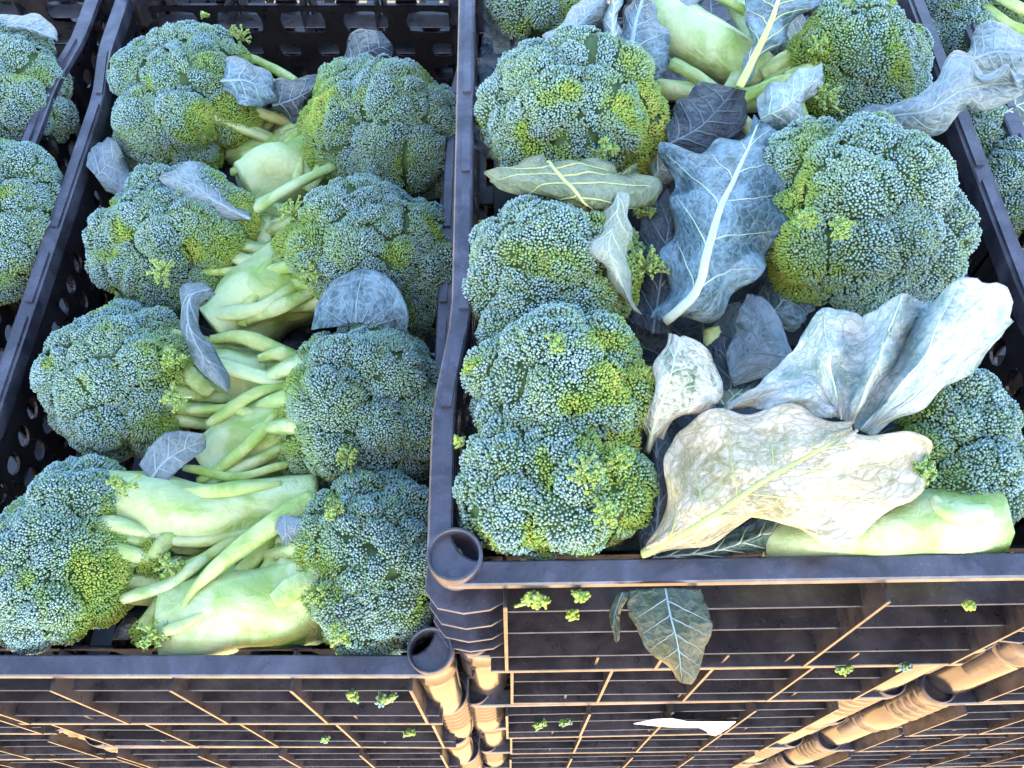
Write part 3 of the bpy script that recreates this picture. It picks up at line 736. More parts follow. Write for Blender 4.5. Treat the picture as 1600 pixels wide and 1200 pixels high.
# opened tufts: thin pale pedicels with loose yellow green buds
def tuft(key, u, v, h, rpx, rim, up, seed, n=26):
    root = H[key]['root']; g = np.random.default_rng(seed); p = at(u, v, rim + h); k = m_per_px(p); r = rpx * k
    up = nrm(np.array(up, float)); org = np.array(root.location); VV = []; FF = []; AA = []; MI = []; nv = 0
    for i in range(n):
        d = nrm(up + g.normal(0, .55, 3)); e = p + d * r * g.uniform(.75, 1.05); m_ = p + d * r * .5 + g.normal(0, r * .06, 3)
        V, F = tube_arrays([p - up * r * .3, m_, e], [.0016, .0011, .0008], 5, 7, 0)
        F3 = [f if len(f) == 3 else None for f in F]; tri = []
        for f in F: tri += [f] if len(f) == 3 else [(f[0], f[1], f[2]), (f[0], f[2], f[3])]
        VV.append(V); FF.append(np.array(tri) + nv); nv += len(V); AA.append(np.tile([.0, .5, .5, 1], (len(V), 1))); MI += [1] * len(tri)
        for b_ in range(5):
            Nn = nrm(d + g.normal(0, .6, 3)); t1 = nrm(np.cross(Nn, g.normal(size=3))); t2 = np.cross(Nn, t1); sz = .00115 * g.uniform(.7, 1.25)
            V = e + Nn * .0014 + (BUD[:, 0:1] * t1 + BUD[:, 1:2] * t2 + BUD[:, 2:3] * Nn * 1.5) * sz
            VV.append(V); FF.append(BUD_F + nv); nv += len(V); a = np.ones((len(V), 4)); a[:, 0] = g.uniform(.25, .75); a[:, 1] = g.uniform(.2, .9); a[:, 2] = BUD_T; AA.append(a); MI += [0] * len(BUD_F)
    V = np.vstack(VV) - p
    link('opened_tuft', mesh_from('opened_tuft', V, np.vstack(FF), [BUDS, BRANCH], True, MI, np.vstack(AA)), root, p - org)
for i, (key, u, v, h, r, rim) in enumerate([
    ('l1', 300, 80, .028, 20, ZL), ('l1', 375, 60, .0, 22, ZL), ('l2', 255, 425, .032, 22, ZL), 
    ('l3', 270, 560, .03, 22, ZL), ('l3', 275, 620, .025, 24, ZL), ('l4', 195, 755, .03, 24, ZL), ('l4', 240, 990, -.005, 26, ZL), ('l4', 265, 880, .0, 20, ZL),
    ('r1', 570, 150, .03, 20, ZL), ('r2', 460, 335, .02, 26, ZL), ('r2', 495, 425, .02, 24, ZL),
    ('r3', 545, 715, .022, 24, ZL), ('r4', 500, 930, .02, 24, ZL), ('r4', 535, 990, .02, 20, ZL), ('r4', 525, 795, .035, 20, ZL),
    ('a1', 895, 100, .03, 26, ZR), ('a1', 940, 105, .02, 26, ZR), ('a1', 945, 240, .02, 22, ZR),
    ('a3', 870, 545, .045, 26, ZR), ('a3', 985, 590, .012, 22, ZR), ('a3', 985, 640, .008, 28, ZR), 
    ('a4', 915, 735, .038, 30, ZR), ('a4', 960, 720, .03, 26, ZR), ('a4', 945, 800, .03, 20, ZR), ('a2', 1010, 420, .012, 34, ZR),
    ('b1', 1275, 80, .022, 22, ZR), ('b1', 1290, 160, .02, 26, ZR), ('b2', 1260, 345, .05, 18, ZR), ('b2', 1310, 360, .058, 20, ZR), ('b3', 1440, 735, .02, 20, ZR)]):
    tuft(key, u, v, h, r, rim, (H[key]['A'][0] * -.35, -.35, .8), 300 + i)

# ------------------------------------------------------------------ leaves
MINT = leaf_material('pale_green_leaf', (.32, .37, .32), (.14, .20, .10), (.46, .70), (.34, .38, .26), .42, .4, (.50, .48, .28))
HALF = leaf_material('white_bloomed_green_leaf', (.50, .50, .44), (.05, .11, .045), (.46, .58), (.34, .38, .30), .40, .3)
LEAF['silver'] = leaf_material('silver_grey_leaf', (.21, .28, .32), (.060, .115, .125), (.40, .60), (.32, .42, .44), .42, .35)
LEAF['wet'] = leaf_material('wet_dark_leaf', (.040, .070, .062), (.010, .030, .012), (.40, .58), (.12, .20, .10), .30, .2)
LEAF['mint'] = MINT; LEAF['half'] = HALF

def leaf(label, rails, mat, rim, ribs=(1,), rib_mat=None, rib_px=4.0, group=None, ripple=.004, jag=.05, cup=0.0, wrinkle=.0018, seed=0, N=44, M=25, veins=5, endjag=0.0, point=None, cat='leaf', freq=5.0, name='broccoli_leaf', vein_px=1.5):
    g = np.random.default_rng(seed + 900); nr = len(rails)
    fn = point or (lambda u, v, h: at(u, v, rim + h))
    Rl = np.stack([catmull([fn(*p) for p in r], N) for r in rails], 1)          # N x nr x 3
    tt = np.linspace(0, nr - 1, M); P = np.empty((N, M, 3))
    for i in range(N):
        Q = np.vstack([2 * Rl[i, 0] - Rl[i, 1], Rl[i], 2 * Rl[i, -1] - Rl[i, -2]])
        k = np.clip(tt.astype(int), 0, nr - 2); f = (tt - k)[:, None]; a, b_, c, d = Q[k], Q[k + 1], Q[k + 2], Q[k + 3]
        cr = .5 * (2 * b_ + (c - a) * f + (2 * a - 5 * b_ + 4 * c - d) * f ** 2 + (3 * b_ - a - 3 * c + d) * f ** 3)
        P[i] = cr * .6 + ((b_ * (1 - f) + c * f)) * .4
    mid = ribs[0] if ribs else nr // 2; jm = int(round(mid / (nr - 1) * (M - 1)))
    s = np.linspace(0, 1, N)[:, None]; t_ = (np.arange(M) - jm) / max(jm, M - 1 - jm); e = np.abs(t_)[None]
    side = np.sign(t_)[None]
    C = P[:, jm:jm + 1]
    jag = jag * .55
    jn = sum(np.sin(s * w_ + g.uniform(0, 6.28) + side * g.uniform(0, 3)) * a_ for w_, a_ in ((11, .4), (23, .35), (41, .35), (67, .25)))
    P = C + (P - C) * (1 + jag * jn * e ** 3)[..., None]
    if endjag:
        jj = np.arange(M); cut = sum(a_ * np.sin(jj * w_ + g.uniform(0, 6)) for w_, a_ in ((.35, .4), (.8, .4), (1.5, .3)))
        src = np.clip(np.arange(N)[:, None] * (1 - endjag * np.clip(cut, 0, 1))[None], 0, N - 1); i0 = np.minimum(src.astype(int), N - 2); fi = (src - i0)[..., None]
        P = P[i0, jj[None]] * (1 - fi) + P[i0 + 1, jj[None]] * fi
    Tn = np.gradient(P, axis=0); Cn = np.gradient(P, axis=1); Nm = nrm(np.cross(Tn, Cn))
    if np.mean(np.sum(Nm * (CAM - P), -1)) < 0: Nm = -Nm
    L_ = np.linalg.norm(np.diff(P[:, jm], axis=0), axis=1).sum(); Wd = np.linalg.norm(np.diff(P[N // 2], axis=0), axis=1).sum()
    ripple = min(ripple, Wd * .045); wrinkle = min(wrinkle, Wd * .02); freq = min(freq, max(1.2, L_ / .035))
    off = ripple * e ** 1.6 * np.sin(s * freq * 2 * math.pi + side * 1.7 + g.uniform(0, 6)) + cup * (e * (1 - e)) * 4
    q = np.stack([np.broadcast_to(s * L_, (N, M)), np.broadcast_to((np.arange(M) / (M - 1))[None] * Wd, (N, M))], -1)
    for w_, a_ in ((60, 1.0), (120, .6), (210, .35)):
        d1 = g.uniform(0, 6.28); d2 = d1 + g.uniform(.9, 2.2)
        off = off + wrinkle * a_ * np.sin(q[..., 0] * math.cos(d1) * w_ + q[..., 1] * math.sin(d1) * w_ + g.uniform(0, 6)) * np.sin(q[..., 0] * math.cos(d2) * w_ + q[..., 1] * math.sin(d2) * w_ + 1)
    off = off - .0012 * np.exp(-(t_[None] / .06) ** 2)                          # groove along the rib
    P = P + Nm * off[..., None]
    Tn = np.gradient(P, axis=0); Cn = np.gradient(P, axis=1); N2 = nrm(np.cross(Tn, Cn))
    if np.mean(np.sum(N2 * Nm, -1)) < 0: N2 = -N2
    th = .00055
    c0 = P.reshape(-1, 3).mean(0); root = empty(name, c0); tag(root, label, cat, group)
    V = np.vstack([P.reshape(-1, 3), (P - N2 * th).reshape(-1, 3)]) - c0; F = []; n = N * M
    idx = lambda i, j: i * M + j
    for i in range(N - 1):
        for j in range(M - 1):
            a, b_, c, d = idx(i, j), idx(i, j + 1), idx(i + 1, j + 1), idx(i + 1, j); F.append((a, b_, c, d)); F.append((n + d, n + c, n + b_, n + a))
    loop = [idx(0, j) for j in range(M)] + [idx(i, M - 1) for i in range(1, N)] + [idx(N - 1, j) for j in range(M - 2, -1, -1)] + [idx(i, 0) for i in range(N - 2, 0, -1)]
    for a, b_ in zip(loop, loop[1:] + loop[:1]): F.append((b_, a, n + a, n + b_))
    uv = np.vstack([q.reshape(-1, 2)] * 2) + g.uniform(0, 3, 2)
    link('blade', mesh_from('blade', V, F, LEAF[mat], True, uv=uv), root)
    rm = rib_mat or RIB; kpx = m_per_px(c0)
    for r_ in ribs:
        j = int(round(r_ / (nr - 1) * (M - 1))); path = (P + N2 * .0002)[:, j] - c0
        wv = rib_px * kpx * (1 if r_ == mid else .55)
        V, F = tube_arrays(path[::2], [wv, wv * .75, wv * .5, wv * .22], 8, 40, .05, seed, .7)
        link('midrib', mesh_from('midrib', V, F, rm), root)
    for k in range(veins):
        for sd in (-1, 1):
            s0 = (k + .55 + (.2 if sd > 0 else 0)) / (veins + .8); pts = []
            room = (M - 1 - jm) if sd > 0 else jm
            if room < 3: continue
            for x in np.linspace(0, .88, 9):
                ii = min(N - 1, max(0, (s0 + .22 * x ** .8 * (1 - s0 * .5)) * (N - 1) + g.normal(0, .15))); jj = jm + sd * x * room
                i0 = min(int(ii), N - 2); j0 = min(int(jj), M - 2); fi, fj = ii - i0, jj - j0
                pts.append((P[i0, j0] * (1 - fi) * (1 - fj) + P[i0 + 1, j0] * fi * (1 - fj) + P[i0, j0 + 1] * (1 - fi) * fj + P[i0 + 1, j0 + 1] * fi * fj) - c0 + N2[i0, j0] * .00015)
            w0 = vein_px * kpx * (1.15 - .5 * s0)
            V, F = tube_arrays(pts, [w0, w0 * .7, w0 * .3], 5, 16, 0, 0, .6)
            link('side_vein', mesh_from('side_vein', V, F, rm), root)
    return root

GLR = 'loose leaves among the broccoli of the right crate'; GLL = 'small leaves among the broccoli of the left crate'
def H3(pts, hs): 
    hs = np.interp(np.linspace(0, 1, len(pts)), np.linspace(0, 1, len(hs)), hs); return [(u, v, h) for (u, v), h in zip(pts, hs)]
D = {'rim': ZR, 'group': GLR}
leaf('big cream leaf lying flat at the near right, with long yellow rib', [
    H3([(1008, 862), (1028, 830), (1040, 770), (1042, 705), (1078, 656), (1180, 640), (1280, 640), (1328, 668)], [.004, .016, .022, .026, .030, .034]),
    H3([(1004, 866), (1060, 838), (1120, 802), (1200, 748), (1280, 702), (1332, 672)], [.006, .018, .030, .036, .040, .038]),
    H3([(1012, 868), (1100, 852), (1150, 820), (1220, 808), (1262, 820), (1315, 853), (1345, 838), (1392, 795), (1430, 775), (1455, 725), (1463, 688), (1395, 684), (1335, 675)], [.004, .012, .018, .022, .026, .030, .034])],
    'cream', rib_mat=RIB_Y, rib_px=7, seed=1, ripple=.004, jag=.04, N=70, M=51, wrinkle=.0030, **D)
leaf('large white pleated leaf standing open at the near right', [
    [(1300, 652, .022), (1215, 641, .022), (1130, 636, .012)], [(1305, 652, .022), (1250, 612, .036), (1185, 598, .030)],
    [(1310, 653, .022), (1275, 592, .036), (1238, 545, .044)], [(1315, 655, .022), (1298, 570, .050), (1283, 482, .060)],
    [(1322, 658, .022), (1332, 582, .037), (1348, 494, .044)], [(1330, 664, .022), (1375, 560, .058), (1412, 456, .072)],
    [(1338, 668, .022), (1400, 562, .036), (1446, 472, .045)], [(1345, 672, .022), (1440, 560, .062), (1505, 434, .082)],
    [(1352, 676, .022), (1470, 565, .052), (1572, 448, .074)], [(1357, 679, .022), (1480, 585, .046), (1590, 505, .052)], [(1362, 681, .020), (1480, 606, .030), (1560, 552, .030)]],
    'white', ribs=(5, 3, 7, 9), rib_px=3, seed=2, ripple=.002, jag=.02, N=60, M=71, veins=0, wrinkle=.0026, endjag=.05, **D)
leaf('long blue leaf in the middle of the right crate, with a thick pale rib', [
    H3([(1030, 502), (1036, 440), (1044, 380), (1050, 300), (1032, 234), (1100, 236), (1150, 214), (1184, 186)], [.010, .012, .016, .016, .012, .012]),
    H3([(1040, 503), (1088, 455), (1106, 390), (1128, 320), (1158, 255), (1187, 187)], [.018, .034, .044, .044, .038, .024]),
    H3([(1060, 505), (1120, 492), (1165, 450), (1212, 385), (1227, 300), (1222, 235), (1191, 187)], [.004, .012, .020, .026, .026, .022])],
    'blue', rib_px=8, seed=3, jag=.05, ripple=.006, N=60, M=41, wrinkle=.0042, **D)
leaf('dark crumpled leaf under the left side of the long blue leaf', [
    H3([(975, 500), (990, 400), (1010, 330), (1045, 300)], [-.01, .0, .0]), H3([(1020, 520), (1035, 420), (1052, 310)], [-.005, .008, .008]), H3([(1052, 520), (1075, 430), (1062, 320)], [-.01, 0, .0])], 'dark', seed=4, rib_mat=RIB_D, rib_px=2.5, ripple=.006, **D)
leaf('dark navy leaf across the long stalk at the top of the right crate', [
    H3([(1040, 195), (1060, 158), (1100, 128)], [.0, .008]), H3([(1045, 225), (1100, 192), (1150, 138)], [.006, .014]), H3([(1060, 242), (1120, 240), (1166, 185), (1166, 142)], [-.005, .004])], 'dark', seed=5, rib_mat=RIB_D, rib_px=2, **D)
leaf('small pale torn leaf between the dark navy leaf and the far right broccoli', [
    H3([(1180, 150), (1222, 124), (1284, 97)], [.01, .03, .036]), H3([(1186, 185), (1230, 162), (1286, 112)], [.02, .04, .036]), H3([(1196, 216), (1250, 212), (1256, 168), (1286, 130)], [.005, .02, .03])], 'white', seed=6, rib_px=2, ripple=.005, **D)
leaf('curled grey leaf reaching over the long right rail', [
    H3([(1340, 188), (1365, 166), (1410, 158), (1450, 155), (1472, 112), (1490, 84), (1522, 94), (1536, 116), (1570, 102), (1597, 125)], [.006, .02, .03, .044, .05, .05]),
    H3([(1338, 190), (1400, 180), (1450, 172), (1500, 142), (1550, 132), (1598, 130)], [.008, .024, .034, .040, .042, .046]),
    H3([(1340, 193), (1400, 206), (1450, 213), (1480, 192), (1508, 166), (1550, 168), (1585, 160), (1598, 136)], [.002, .006, .010, .02, .03, .036])], 'silver', seed=7, rib_mat=RIB_M, rib_px=4, ripple=.004, cup=.006, N=54, **D)
leaf('olive green leaf with yellow rib draped between two broccoli heads', [
    H3([(850, 248), (790, 254), (753, 260), (772, 286), (805, 305), (855, 312), (900, 328), (937, 344)], [.03, .02, .010, .018, .03, .03, .02]),
    H3([(855, 249), (888, 284), (914, 318), (939, 343)], [.034, .046, .042, .024]),
    H3([(860, 248), (920, 252), (970, 270), (1000, 264), (1029, 286), (1020, 320), (972, 336), (940, 343)], [.032, .034, .026, .018, .014, .018])], 'olive', rib_mat=RIB_Y, rib_px=5, seed=8, jag=.16, ripple=.008, wrinkle=.0028, vein_px=1.8, **D)
leaf('pale folded leaf with browned tip beside the bright opened tuft', [
    H3([(958, 290), (946, 330), (912, 385), (916, 402), (945, 420), (972, 465)], [.03, .034, .034, .03, .02]), H3([(966, 290), (965, 330), (952, 382), (965, 430), (988, 482)], [.034, .044, .048, .04, .022]),
    H3([(975, 296), (985, 330), (984, 385), (986, 440), (1002, 492)], [.03, .034, .03, .022, .012])], 'mint', seed=9, rib_px=2, jag=.03, ripple=.003, **D)
leaf('upright leaf, half white and half green, left of the big cream leaf', [
    H3([(1002, 705), (1012, 640), (1030, 560), (1044, 520)], [.0, .02, .036, .04]), H3([(1012, 708), (1030, 640), (1050, 580), (1060, 523)], [.006, .034, .048, .044]),
    H3([(1016, 712), (1050, 664), (1100, 642), (1130, 602), (1116, 560), (1068, 524)], [.0, .012, .02, .024, .03, .04])], 'half', seed=10, rib_px=4, jag=.03, **D)
leaf('dark slate leaf between the long blue leaf and the white pleated leaf', [
    H3([(1136, 566), (1150, 500), (1166, 458)], [.0, .008, .012]), H3([(1140, 585), (1188, 530), (1178, 460)], [.002, .013, .014]), H3([(1146, 604), (1200, 588), (1241, 570), (1226, 510), (1188, 464)], [-.004, .004, .008, .012])], 'grey', seed=11, rib_mat=RIB_D, rib_px=2.5, **D)
leaf('broad dull leaf deep behind the half green leaf', [
    H3([(1040, 650), (1090, 590), (1100, 520)], [-.02, -.01]), H3([(1080, 680), (1140, 620), (1130, 520)], [-.01, 0]), H3([(1150, 690), (1220, 640), (1170, 540)], [-.02, -.01])], 'dark', seed=12, rib_mat=RIB_D, rib_px=2.5, **D)
leaf('narrow dark leaf standing between the near left broccoli and the cream leaf', [
    H3([(1000, 862), (1008, 765), (1006, 690), (1016, 635)], [-.01, .0, .004]), H3([(1022, 868), (1030, 775), (1026, 690), (1032, 635)], [.0, .012, .012]), H3([(1050, 866), (1056, 775), (1048, 700), (1046, 640)], [-.01, .0, .0])], 'dark', seed=13, rib_mat=RIB_D, rib_px=2.5, **D)
leaf('dark glossy leaf tucked under the near edge of the cream leaf', [
    H3([(1010, 868), (1100, 848), (1180, 814), (1216, 810)], [-.012, -.006, .0]), H3([(1020, 872), (1110, 862), (1185, 838), (1218, 813)], [-.006, .002, .004]), H3([(1030, 878), (1120, 874), (1190, 862), (1220, 818)], [-.014, -.01, -.004])], 'green', seed=14, rib_px=2, **D)
leaf('worn blue green leaf hanging down at the top centre of the right crate', [
    H3([(974, 158), (965, 100), (968, 50), (985, 0), (1000, -30)], [.0, .02, .026, .02]), H3([(990, 162), (986, 105), (990, 50), (1002, 5), (1012, -30)], [.006, .03, .036, .028]), H3([(1006, 152), (1036, 112), (1048, 80), (1036, 40), (1022, 8), (1018, -30)], [.0, .016, .02, .02])], 'blue', seed=15, rib_mat=RIB_M, rib_px=5, **D)
leaf('white folded leaf on a green stalk at the top edge', [
    H3([(920, 76), (940, 60), (948, 20), (958, -30)], [.02, .03]), H3([(942, 79), (956, 60), (958, 20), (970, -30)], [.03, .042]), H3([(962, 70), (972, 54), (967, 20), (982, -30)], [.02, .03])], 'white', seed=16, rib_px=2, **D)
leaf('blue green leaf over the broccoli cut by the top edge', [
    H3([(848, 58), (880, 28), (925, -20)], [.02, .03]), H3([(858, 70), (896, 45), (944, -5)], [.03, .038]), H3([(876, 73), (916, 52), (952, 10)], [.016, .026])], 'silver', seed=17, rib_mat=RIB_M, rib_px=2.5, **D)
leaf('blue leaf with light green rib at the top of the right crate', [
    H3([(1150, 132), (1172, 70), (1164, 20), (1168, -50)], [.02, .034, .036]), H3([(1155, 136), (1184, 80), (1206, 30), (1232, -50)], [.024, .042, .046]), H3([(1163, 136), (1195, 88), (1226, 56), (1252, 20), (1296, -5), (1310, -60)], [.02, .03, .034])], 'blue', rib_mat=RIB_Y, rib_px=7, seed=18, jag=.05, **D)
leaf('dull green leaf beside the inner left wall at the top', [
    H3([(752, -20), (762, 40), (775, 85)], [-.02, -.05]), H3([(780, -20), (790, 40), (798, 80)], [-.01, -.04]), H3([(815, -20), (812, 30), (806, 70)], [-.02, -.05])], 'grey', seed=19, rib_mat=RIB_D, rib_px=2, **D)
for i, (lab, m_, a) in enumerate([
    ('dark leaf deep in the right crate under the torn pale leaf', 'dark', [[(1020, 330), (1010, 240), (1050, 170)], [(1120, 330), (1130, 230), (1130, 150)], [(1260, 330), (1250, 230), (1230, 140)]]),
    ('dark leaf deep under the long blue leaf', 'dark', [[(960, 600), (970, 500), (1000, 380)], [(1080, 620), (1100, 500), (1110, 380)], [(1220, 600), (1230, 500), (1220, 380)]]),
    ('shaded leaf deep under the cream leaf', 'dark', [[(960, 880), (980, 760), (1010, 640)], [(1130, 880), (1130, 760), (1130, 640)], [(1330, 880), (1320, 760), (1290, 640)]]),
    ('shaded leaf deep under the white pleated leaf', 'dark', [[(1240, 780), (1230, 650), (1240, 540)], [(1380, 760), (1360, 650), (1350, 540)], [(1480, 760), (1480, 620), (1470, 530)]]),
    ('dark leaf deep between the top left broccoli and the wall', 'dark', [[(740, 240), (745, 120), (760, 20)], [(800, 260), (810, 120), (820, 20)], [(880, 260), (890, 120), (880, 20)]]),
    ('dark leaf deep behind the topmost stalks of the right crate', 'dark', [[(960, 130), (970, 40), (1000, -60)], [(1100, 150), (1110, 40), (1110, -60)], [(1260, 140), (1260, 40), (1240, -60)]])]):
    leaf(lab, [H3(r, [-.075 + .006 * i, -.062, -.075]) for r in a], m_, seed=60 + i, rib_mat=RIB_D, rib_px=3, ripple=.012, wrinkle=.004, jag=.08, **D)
for i, (lab, m_, rm, a, hs) in enumerate([
    ('dull green leaf scrap under the pale folded leaf', 'green', RIB_M, [[(955, 470), (985, 420), (1010, 350)], [(985, 500), (1020, 440), (1040, 360)], [(1020, 520), (1050, 470), (1062, 380)]], [-.03, -.014, -.02]),
    ('blue grey leaf scrap right of the foot of the long blue leaf', 'silver', RIB_M, [[(1085, 560), (1110, 510), (1150, 470)], [(1110, 590), (1140, 545), (1175, 480)], [(1150, 600), (1190, 545), (1200, 490)]], [-.03, -.016, -.02]),
    ('olive leaf scrap between the half green leaf and the cream leaf', 'olive', RIB, [[(1085, 660), (1100, 610), (1140, 580)], [(1110, 665), (1140, 625), (1180, 590)], [(1150, 668), (1190, 640), (1210, 600)]], [-.02, -.004, -.01]),
    ('curled blue leaf below the largest broccoli head', 'blue', RIB_M, [[(1170, 470), (1200, 430), (1215, 395)], [(1195, 500), (1225, 465), (1240, 420)], [(1235, 520), (1262, 495), (1280, 470)]], [-.03, -.016, -.02]),
    ('green leaf folded over the stalk left of the far right broccoli', 'green', RIB_M, [[(1185, 70), (1215, 40), (1250, 20)], [(1205, 95), (1240, 70), (1268, 45)], [(1235, 120), (1262, 95), (1280, 72)]], [-.02, .0, -.008]),
    ('blue grey leaf curled beside the hanging worn leaf at the top', 'silver', RIB_M, [[(1042, 60), (1050, 20), (1040, -30)], [(1068, 30), (1078, 0), (1070, -40)], [(1095, 15), (1105, -10), (1095, -40)]], [.0, .018, .012]),
    ('torn leaf lying between the broccoli heads above the olive leaf', 'mint', RIB, [[(1010, 250), (1030, 220), (1050, 205)], [(1020, 275), (1045, 245), (1065, 225)], [(1040, 290), (1062, 270), (1080, 245)]], [-.02, -.006, -.01]),
    ('small dark leaf at the right wall behind the white pleated leaf', 'grey', RIB_M, [[(1450, 480), (1480, 450), (1510, 430)], [(1470, 500), (1500, 475), (1530, 455)], [(1500, 520), (1525, 500), (1545, 485)]], [-.03, -.02, -.02])]):
    leaf(lab, [H3(r, hs if k == 1 else [x - .008 for x in hs]) for k, r in enumerate(a)], m_, seed=110 + i, rib_mat=rm, rib_px=2.2, ripple=.005, jag=.10, N=34, M=21, veins=4, **D)
# left crate
D = {'rim': ZL, 'group': GLL}
leaf('small blue leaf lying on the far left broccoli head', [H3([(346, 120), (352, 96), (385, 91), (415, 110), (432, 148)], [.02, .024, .01]), H3([(345, 126), (385, 126), (434, 152)], [.03, .036, .012]), H3([(350, 138), (375, 163), (410, 166), (434, 156)], [.02, .022, .008])], 'blue', seed=30, rib_mat=RIB_M, rib_px=2.5, N=30, M=19, veins=4, **D)
leaf('dark folded leaf between the two far broccoli heads', [H3([(420, 146), (440, 121), (480, 122), (517, 112)], [.0, .012, .016]), H3([(425, 166), (465, 152), (505, 130)], [.006, .016, .014]), H3([(432, 178), (465, 198), (487, 172), (517, 138)], [-.02, -.01, .004])], 'dark', seed=31, rib_mat=RIB_D, rib_px=2, N=30, M=19, veins=4, **D)
leaf('dark round leaf standing by the far wall of the left crate', [H3([(535, 92), (545, 60), (570, 45), (596, 50)], [-.01, .0, .006]), H3([(540, 100), (572, 82), (612, 68)], [-.006, .004, .004]), H3([(546, 106), (580, 102), (606, 96), (616, 76)], [-.012, -.008, 0])], 'dark', seed=32, rib_mat=RIB_D, rib_px=2, N=30, M=19, veins=4, **D)
leaf('pale frilled leaf spread over the second left broccoli head', [H3([(388, 336), (348, 286), (312, 255), (282, 262), (253, 270)], [.01, .03, .036]), H3([(392, 342), (340, 314), (300, 286), (252, 272)], [.014, .04, .038]), H3([(386, 346), (345, 343), (312, 335), (290, 320), (268, 300), (251, 276)], [.01, .026, .032])], 'silver', seed=33, rib_mat=RIB_M, rib_px=3, jag=.10, N=36, M=23, veins=5, **D)
leaf('curly grey leaf between the left rail and the broccoli', [H3([(134, 258), (146, 226), (166, 215), (186, 222)], [.0, .01]), H3([(150, 276), (172, 252), (192, 240)], [-.006, .0]), H3([(166, 302), (192, 306), (206, 280), (200, 250)], [-.02, -.02])], 'grey', seed=34, rib_mat=RIB_M, rib_px=1.5, ripple=.008, jag=.12, N=30, M=19, veins=3, **D)
leaf('round veined blue leaf standing in front of the second right broccoli head', [
    [(540, 508, .030), (515, 512, .030), (485, 515, .026)], [(543, 506, .031), (520, 490, .033), (496, 472, .032)], [(548, 505, .031), (535, 470, .036), (522, 438, .038)],
    [(555, 504, .031), (558, 460, .038), (566, 420, .042)], [(565, 504, .031), (585, 468, .036), (604, 430, .040)], [(575, 506, .031), (605, 482, .034), (628, 460, .036)], [(585, 508, .030), (615, 498, .03), (639, 492, .030)], [(592, 512, .028), (616, 514, .024), (633, 522, .020)]],
    'blue', seed=35, rib_mat=RIB_M, ribs=(3, 1, 2, 4, 5, 6), rib_px=1.6, veins=0, ripple=.0015, jag=.02, wrinkle=.0008, N=30, M=31, **D)
leaf('twisted grey leaf strip lying across the third left broccoli', [H3([(316, 438), (284, 450), (282, 500), (296, 552), (326, 592), (352, 612)], [.03, .036, .03, .024, .016]), H3([(330, 450), (298, 462), (294, 502), (310, 544), (338, 580), (357, 610)], [.034, .044, .04, .03, .018]), H3([(336, 460), (313, 478), (309, 505), (326, 534), (352, 570), (361, 606)], [.028, .034, .03, .022, .012])], 'grey', seed=36, rib_mat=RIB_M, rib_px=2, N=36, M=17, veins=3, **D)
leaf('curled grey leaf between the third and nearest left broccoli heads', [H3([(218, 726), (235, 695), (270, 674), (318, 678)], [.01, .022, .02]), H3([(234, 750), (256, 722), (286, 702), (322, 688)], [.008, .017, .014]), H3([(248, 772), (266, 746), (282, 732), (322, 700)], [.0, .012, .01])], 'grey', seed=37, rib_mat=RIB_M, rib_px=3, jag=.1, ripple=.006, N=30, M=19, veins=3, **D)
leaf('tiny blue leaf on the green stalks by the nearest right broccoli', [H3([(429, 826), (440, 806), (465, 808), (480, 826)], [.02, .026]), H3([(440, 842), (456, 830), (479, 830)], [.020, .024]), H3([(450, 862), (463, 850), (477, 838)], [.01, .016])], 'grey', seed=38, rib_mat=RIB_M, rib_px=1.5, N=24, M=15, veins=2, **D)
leaf('small dark green leaf on the stalk of the second right broccoli', [H3([(438, 390), (448, 366), (464, 352)], [.01, .016]), H3([(450, 412), (458, 385), (468, 355)], [.012, .022]), H3([(462, 420), (470, 392), (472, 360)], [.008, .014])], 'green', seed=39, rib_px=1.5, N=24, M=15, veins=2, **D)
leaf('grey leaf lying on the pale broccoli at the top left edge', [H3([(-15, 28), (40, 21), (78, 34), (90, 60)], [.02, .03]), H3([(-15, 42), (40, 42), (90, 62)], [.03, .036]), H3([(-15, 56), (40, 54), (72, 61), (90, 64)], [.02, .026])], 'silver', rim=ZL, seed=40, rib_mat=RIB_M, rib_px=2, N=30, M=19)
leaf('ruffled grey leaf on the broccoli beyond the rail at the top right', [H3([(1508, 80), (1525, 45), (1570, 40), (1610, 55)], [.0, .01]), H3([(1512, 95), (1555, 80), (1612, 80)], [.006, .016]), H3([(1520, 110), (1560, 125), (1612, 120)], [-.01, .0])], 'silver', rim=ZR, seed=41, rib_mat=RIB_M, rib_px=3, ripple=.006, jag=.08)
leaf('dark leaf low among the stalks at the right edge', [H3([(1560, 150), (1590, 120), (1650, 110)], [-.03]*2), H3([(1565, 180), (1600, 160), (1660, 150)], [-.02]*2), H3([(1575, 200), (1610, 200), (1660, 190)], [-.03]*2)], 'green', rim=ZR, seed=42, rib_px=2)

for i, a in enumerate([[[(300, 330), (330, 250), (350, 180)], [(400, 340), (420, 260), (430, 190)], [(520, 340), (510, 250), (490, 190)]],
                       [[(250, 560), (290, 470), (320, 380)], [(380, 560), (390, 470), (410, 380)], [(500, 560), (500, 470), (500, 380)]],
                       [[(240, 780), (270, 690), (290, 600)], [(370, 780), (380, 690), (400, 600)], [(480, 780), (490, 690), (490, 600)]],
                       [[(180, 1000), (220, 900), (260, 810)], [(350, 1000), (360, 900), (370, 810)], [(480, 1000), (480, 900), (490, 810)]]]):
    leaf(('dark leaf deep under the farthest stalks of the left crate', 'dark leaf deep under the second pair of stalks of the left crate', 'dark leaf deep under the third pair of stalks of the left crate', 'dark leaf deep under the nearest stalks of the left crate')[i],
         [H3(r, [-.085, -.075, -.085]) for r in a], 'dark', seed=80 + i, rib_mat=RIB_D, rib_px=3, ripple=.012, wrinkle=.004, jag=.08, **D)

